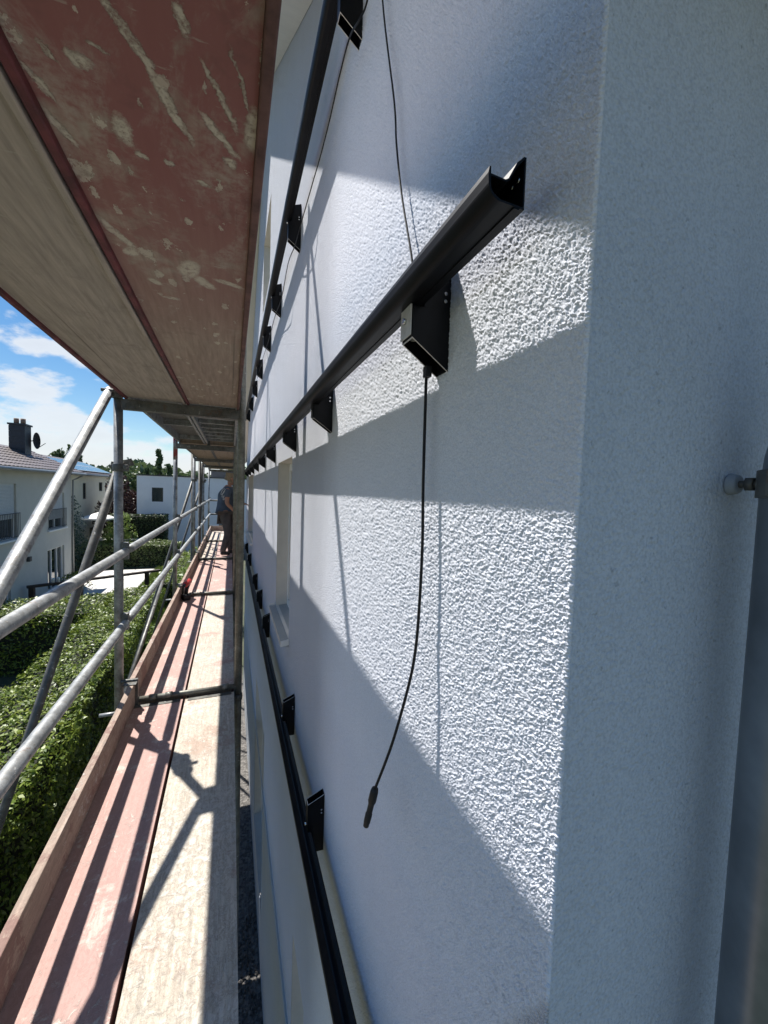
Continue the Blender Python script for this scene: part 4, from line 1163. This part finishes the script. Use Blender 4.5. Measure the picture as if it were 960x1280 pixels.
# --- white flat-roofed house
h3 = empty('white_flat_roof_house', (-1, 37, GZ), 'white flat-roofed house with one small dark window in its side, across the gardens', 'house')
holes = [(-5.62, -4.86, -1.36, -.28), (-.9, .3, -5.0, -3.1)]
m = MB(); wall_holes(m, 34.0, -6.6, 6.0, GZ, .60, holes, face='y-')
m.poly([(-6.6, 34, GZ), (-6.6, 44, GZ), (-6.6, 44, .6), (-6.6, 34, .6)]); m.poly([(6, 34, GZ), (6, 44, GZ), (6, 44, .6), (6, 34, .6)]); m.poly([(-6.6, 34, .6), (6, 34, .6), (6, 44, .6), (-6.6, 44, .6)])
m.build('wall', 'house_white', h3)
for (a, b, c, d) in holes: window(h3, 34.05, a, b, c, d, frame='anthracite', mull=0, face='y-')
m = MB(); m.box(-6.65, 6.05, 33.94, 34.2, .602, .68); m.box(-6.65, -6.4, 34.2, 44, .602, .68); m.build('parapet_cap', 'anthracite', h3)
m = MB(); m.box(-1.6, .9, 36, 40, .602, 1.35); m.build('roof_hatch', 'anthracite', h3)

# ================================================================== GARDEN
def hedge(name, x0, x1, y0, y1, z1, label, mat='laurel', dens=260, size=.075, wob=.12, z0=GZ, group=None, cat='hedge', core='hedge_core', round_=.0):
    root = empty(name, ((x0 + x1) / 2, (y0 + y1) / 2, z0), label, cat, group)
    m = MB(); q = .16; m.box(x0 + q, x1 - q, y0 + q, y1 - q, z0, z1 - q); m.build('twigs', core, root)
    lx, ly, lz = x1 - x0, y1 - y0, z1 - z0
    faces = [((x0, y0, z1), (lx, 0, 0), (0, ly, 0), (0, 0, 1)), ((x0, y0, z0), (lx, 0, 0), (0, 0, lz), (0, -1, 0)), ((x1, y0, z0), (0, ly, 0), (0, 0, lz), (1, 0, 0)),
             ((x0, y0, z0), (0, ly, 0), (0, 0, lz), (-1, 0, 0)), ((x0, y1, z0), (lx, 0, 0), (0, 0, lz), (0, 1, 0))]
    cs, ns = [], []
    for o, u, v, nn in faces:
        o, u, v, nn = map(lambda t: np.array(t, float), (o, u, v, nn))
        ar = np.linalg.norm(u) * np.linalg.norm(v)
        k = int(ar * dens * (1.0 if nn[1] <= 0 and nn[0] >= 0 else .35))
        if k < 1: continue
        a = rng.uniform(0, 1, (k, 2)); p = o + a[:, :1] * u + a[:, 1:] * v
        # lumpy surface
        w = np.zeros(k)
        for f_, am in ((1.7, .5), (4.1, .3), (9.3, .2)):
            ph = rng.uniform(0, 6, 3)
            w += am * np.sin(p[:, 0] * f_ + ph[0]) * np.sin(p[:, 1] * f_ * .9 + ph[1]) * np.cos(p[:, 2] * f_ * 1.1 + ph[2])
        dep = rng.exponential(.07, k)
        p = p + nn * (wob * w - dep)[:, None]
        p[:, 2] = np.maximum(p[:, 2], z0 + .02)
        cs.append(p); ns.append(np.repeat(nn[None], k, 0) + np.array([0, 0, .35]))
    c = np.concatenate(cs); nm = np.concatenate(ns)
    o = raw('foliage', leaves(c, size, nm, 1.1, .42), None, mat, root)
    o['kind'] = 'stuff'
    return root
hedge('laurel_hedge', -3.75, -2.28, 2.6, 15.9, -3.72, 'big glossy green laurel hedge beside the scaffold, running towards the gardens', dens=900, size=.080, wob=.24)
hedge('laurel_hedge', -10.5, -3.62, 13.7, 15.7, -3.78, 'laurel hedge crossing in front of the grey house, its near side dark', dens=380, size=.09, wob=.10)
hedge('shrub_border', -9.0, -3.1, 29.6, 31.2, -4.0, 'light speckled shrub border in the middle distance behind the terrace', 'laurel2', dens=260, size=.13, wob=.28, cat='shrubs')
hedge('clipped_hedge', -8.0, -4.4, 32.1, 33.4, -2.25, 'tall dark clipped hedge in front of the white flat-roofed house', 'dark_leaf', dens=260, size=.12, wob=.12)
hedge('shrub_border', -3.3, -1.9, 19.5, 28.5, -4.35, 'dark green shrubs beside the lawn, seen between the scaffold standards', 'laurel', dens=220, size=.12, wob=.25, cat='shrubs')

def bush(name, x, y, z0, rx, rz, label, mat, n=900, size=.12, cat='shrub'):
    root = empty(name, (x, y, z0), label, cat)
    m = MB()
    for k in range(5):
        a = k * 1.3; m.tube([(x, y, z0), (x + .4 * rx * math.cos(a), y + .4 * rx * math.sin(a), z0 + rz * .6), (x + .7 * rx * math.cos(a), y + .7 * rx * math.sin(a), z0 + rz * 1.2)], [.03, .02, .008], 6)
    m.build('stem', 'bark', root)
    k = 14; cc = []
    for i in range(k):
        v = rng.normal(size=3); v /= np.linalg.norm(v); v[2] = abs(v[2]) * 1.6 - .3
        c0 = np.array([x, y, z0 + rz * .8]) + v * np.array([rx * .6, rx * .6, rz * .62])
        q = rng.normal(size=(n // k, 3)); q /= np.linalg.norm(q, axis=1, keepdims=True); q *= rng.uniform(.6, 1, (n // k, 1)) ** .5 * np.array([rx * .42, rx * .42, rz * .36])
        cc.append(c0 + q)
    c = np.concatenate(cc); c[:, 2] = np.maximum(c[:, 2], z0 + .02)
    f = raw('foliage', leaves(c, size), None, mat, root); f['kind'] = 'stuff'
    return root
bush('yellow_green_shrub', -7.0, 31.2, GZ, 1.1, 1.9, 'bright yellow-green shrub left of the white flat-roofed house', 'bright_leaf', 1800, .16)
bush('copper_shrub', -8.1, 35.6, GZ, 1.9, 3.3, 'dark copper-red tree beside the left corner of the white house', 'copper_leaf', 5200, .22, cat='tree')
bush('leafy_plant', -.9, 16.5, GZ, 1.2, 1.7, 'fresh green bush beyond the far end of the lower deck', 'bright_leaf', 2600, .13, cat='bush')
bush('round_shrub', -7.2, 24.0, GZ, .9, .5, 'low shrub against the wall of the grey house beside the terrace', 'laurel', 900, .09)
bush('wild_shrub', -2.2, 12.5, GZ, .9, .8, 'yellowish dry shrub between the hedge and the scaffold', 'grass_blade', 2200, .12)

# spruce
sp = empty('spruce_tree', (-9.0, 29.0, GZ), 'dark blue-green spruce in front of the cream house', 'tree')
m = MB(); m.tube([(-9.0, 29, GZ), (-9.0, 29, -.9)], [.14, .02], 8); m.build('trunk', 'bark', sp)
cc = []
H_ = 4.75
for k in range(26):
    t = k / 26; z = GZ + .5 + t * (H_ - .5); R_ = 1.35 * (1 - t) ** .85 + .08
    nb = max(5, int(11 * (1 - t)))
    for b_ in range(nb):
        a = b_ * math.tau / nb + k * .7 + random.uniform(-.2, .2); L__ = R_ * random.uniform(.75, 1.1); q = int(26 * (1 - t) + 8)
        s_ = rng.uniform(.1, 1, q); p = np.stack([-9.0 + np.cos(a) * s_ * L__, 29 + np.sin(a) * s_ * L__, z - s_ * L__ * .28 + 0 * s_], 1) + rng.normal(0, .045, (q, 3)); cc.append(p)
o = raw('crown', leaves(np.concatenate(cc), .13, asp=.3), None, 'spruce', sp); o['kind'] = 'stuff'

def tree(x, y, h, rw, label, mat='tree_leaf', n=2600, size=.42, name='broadleaf_tree', shape='round'):
    root = empty(name, (x, y, GZ), label, 'tree', 'trees along the horizon')
    tr = MB(); tr.tube([(x, y, GZ), (x + .1, y, GZ + h * .35), (x, y, GZ + h * .8)], [.22, .15, .04], 8)
    cl = []
    nl = 16 if shape == 'round' else 20
    for k in range(nl):
        if shape == 'round':
            v = rng.normal(size=3); v /= np.linalg.norm(v); c0 = np.array([x, y, GZ + h * .60]) + v * np.array([rw * .62, rw * .62, h * .27]); rr_ = np.array([rw * .42, rw * .42, h * .15]) * rng.uniform(.7, 1.2)
        else:
            t = k / nl; a = rng.uniform(0, 6.28); c0 = np.array([x + math.cos(a) * rw * .22 * (1 - t * .8), y + math.sin(a) * rw * .3, GZ + h * (.18 + .78 * t)]); rr_ = np.array([rw * .5, rw * .5, h * .07]) * (1.15 - t * .8)
        if k < 7: tr.tube([(x, y, GZ + h * (.25 + .04 * k)), tuple(c0)], [.09, .02], 5)
        q = rng.normal(size=(n // nl, 3)); q /= np.linalg.norm(q, axis=1, keepdims=True); q *= rng.uniform(.3, 1, (n // nl, 1)) ** .6
        cl.append(c0 + q * rr_)
    tr.build('trunk', 'bark', root)
    o = raw('crown', leaves(np.concatenate(cl), size, asp=.7), None, mat, root); o['kind'] = 'stuff'
tree(-7.1, 47, 9.7, 1.1, 'tall slim poplar rising above the white flat-roofed house', 'poplar_leaf', 3000, .26, 'poplar_tree', 'col')
tree(-6.2, 47.4, 8.1, 1.0, 'shorter bushy poplar just right of the tall slim poplar', 'poplar_leaf', 2400, .26, 'poplar_tree', 'col')
tree(-8.3, 47.6, 7.6, 1.1, 'shorter bushy poplar just left of the tall slim poplar', 'poplar_leaf', 2400, .26, 'poplar_tree', 'col')
tree(-20.9, 62, 9.9, 1.5, 'tree top rising behind the ridge of the grey house roof', n=3200)
tree(-17.4, 56, 10.4, 1.0, 'slim tree top beside the big diagonal scaffold tube', n=2400, size=.34)
ti = 0
px_list = np.linspace(-25, 12, 22)
ORD = 'leftmost second third fourth fifth sixth seventh eighth ninth tenth eleventh twelfth thirteenth fourteenth fifteenth sixteenth seventeenth eighteenth nineteenth twentieth twenty-first last'.split()
kinds = ['round dark', 'broad green', 'low bushy', 'pale green']
for k, xx in enumerate(px_list):
    yy = 68 + (k * 37 % 11); hh = 7.4 + ((k * 53) % 17) / 17 * 1.9
    tree(float(xx) + random.uniform(-.6, .6), yy, hh, 2.7 + (k % 3) * .4,
         f'{kinds[k % 4]} tree of the horizon tree line, {ORD[k]} from its left end', n=2200, size=.42)
wl_ = empty('distant_woodland', (0, 110, GZ)); 
# far wood as one mass
n_ = 14000; xx = rng.uniform(-160, 160, n_); yy = rng.uniform(105, 130, n_); top = 9.2 + 1.3 * np.sin(xx * .21) + .9 * np.sin(xx * .53 + 1) + .6 * np.sin(xx * 1.3)
zz = GZ + rng.uniform(0, 1, n_) ** .6 * top
bpy.data.objects.remove(wl_)
o = raw('distant_woodland', leaves(np.stack([xx, yy, zz], 1), 1.7, asp=.8), None, 'tree_leaf', None, loc=(0, 115, GZ)); tag(o, 'low green woodland along the horizon behind all houses', 'woodland', kind='stuff')

# terrace of slabs, each its own piece
ter = MB(); ter.box(-7.7, -4.55, 22.6, 28.6, GZ + .004, GZ + .03); tero = tag(ter.build('terrace', 'paving'), kind='structure')
sm_ = MB(); sm_.box(-.495, .495, -.495, .495, 0, .02); slab0 = None
off = tero.location
for i in range(3):
    for j in range(6):
        x = -7.18 + i * 1.05 + .0; y = 23.1 + j * 1.0
        if slab0 is None:
            slab0 = MB().box(x - .51, x + .51, y - .49, y + .49, GZ + .034, GZ + .054).build('slab', 'paving', tero); base = (x, y)
        else:
            c = slab0.copy(); C.objects.link(c); c.parent = tero; c.location = (x - base[0], y - base[1], random.uniform(0, .004))
# lawn and its blades
m = MB(); m.poly([(-4.5, 17.5, GZ + .008), (-1.6, 17.5, GZ + .008), (-1.6, 29.4, GZ + .008), (-4.5, 29.4, GZ + .008)]); tag(m.build('lawn', 'ground'), kind='structure')
n_ = 26000; p = np.stack([rng.uniform(-4.5, -1.5, n_), rng.uniform(9, 29.4, n_), np.full(n_, GZ + .05)], 1)
v = np.empty((n_, 3, 3)); hgt = rng.uniform(.06, .18, n_)
v[:, 0] = p; v[:, 1] = p + np.stack([rng.normal(0, .03, n_), rng.normal(0, .03, n_), np.zeros(n_)], 1); v[:, 2] = p + np.stack([rng.normal(0, .05, n_), rng.normal(0, .05, n_), hgt], 1); v[:, :2, 2] -= .045
tag(raw('grass', v.reshape(-1, 3), None, 'grass_blade', None, n=3, loc=(-3, 20, GZ)), 'unmown sunlit grass between hedge, shrubs and scaffold', 'grass', kind='stuff')
# timber rail fence with two white lanterns
fn = empty('timber_rail_fence', (-5.7, 22, GZ), 'low dark timber rail on posts between the hedge and the terrace', 'fence')
A_, B_ = Vector((-8.0, 20.6, -4.55)), Vector((-3.45, 23.2, -4.55)); dd = (B_ - A_).normalized()
m = MB(); m.obox((A_ + B_) / 2, dd, Vector((-dd.y, dd.x, 0)), Vector((0, 0, 1)), (B_ - A_).length / 2, .10, .05); m.build('rail', 'dark_wood', fn)
for t in (.03, .35, .66, .88):
    q = A_.lerp(B_, t); m = MB(); m.box(q.x - .09, q.x + .09, q.y - .09, q.y + .09, GZ + .01, -4.601); m.build('post', 'dark_wood', fn)
for k, t in enumerate((.165, .20)):
    q = A_.lerp(B_, t); m = MB(); m.tube([(q.x, q.y, -4.499), (q.x, q.y, -4.33), (q.x, q.y, -4.29)], [.055, .06, .045], 12)
    tag(m.build('candle_jar', 'canvas'), ['white jar standing left on the dark timber rail', 'white jar standing right of the other on the timber rail'][k], 'jar', 'white jars on the timber rail')
# parasol
pa = empty('garden_parasol', (-8.2, 31.0, GZ), 'small white parasol in front of the cream house', 'parasol')
m = MB(); m.tube([(-8.2, 31, GZ), (-8.2, 31, -2.1)], .03, 8); m.build('pole', 'galv', pa)
m = MB(); top_ = m.bm.verts.new((-8.2, 31, -2.0)); rg = [m.bm.verts.new((-8.2 + 1.0 * math.cos(k * math.tau / 8), 31 + 1.0 * math.sin(k * math.tau / 8), -2.38)) for k in range(8)]
r2 = [m.bm.verts.new((-8.2 + 1.0 * math.cos(k * math.tau / 8), 31 + 1.0 * math.sin(k * math.tau / 8), -2.48)) for k in range(8)]
for k in range(8): m.bm.faces.new((top_, rg[k], rg[(k + 1) % 8])); m.bm.faces.new((rg[k], r2[k], r2[(k + 1) % 8], rg[(k + 1) % 8]))
m.build('canopy', 'canvas', pa)
# flat pale shed roof between the shrubs
sd = empty('garden_shed', (-6.9, 32.0, GZ), 'low garden shed with a flat pale roof between border and clipped hedge', 'shed')
m = MB(); m.box(-8.6, -6.2, 31.3, 32.0, GZ + .01, -3.98); m.build('wall', 'dark_wood', sd)
m = MB(); m.box(-8.7, -6.1, 31.2, 32.08, -3.978, -3.90); m.build('roof', 'pale_metal', sd)
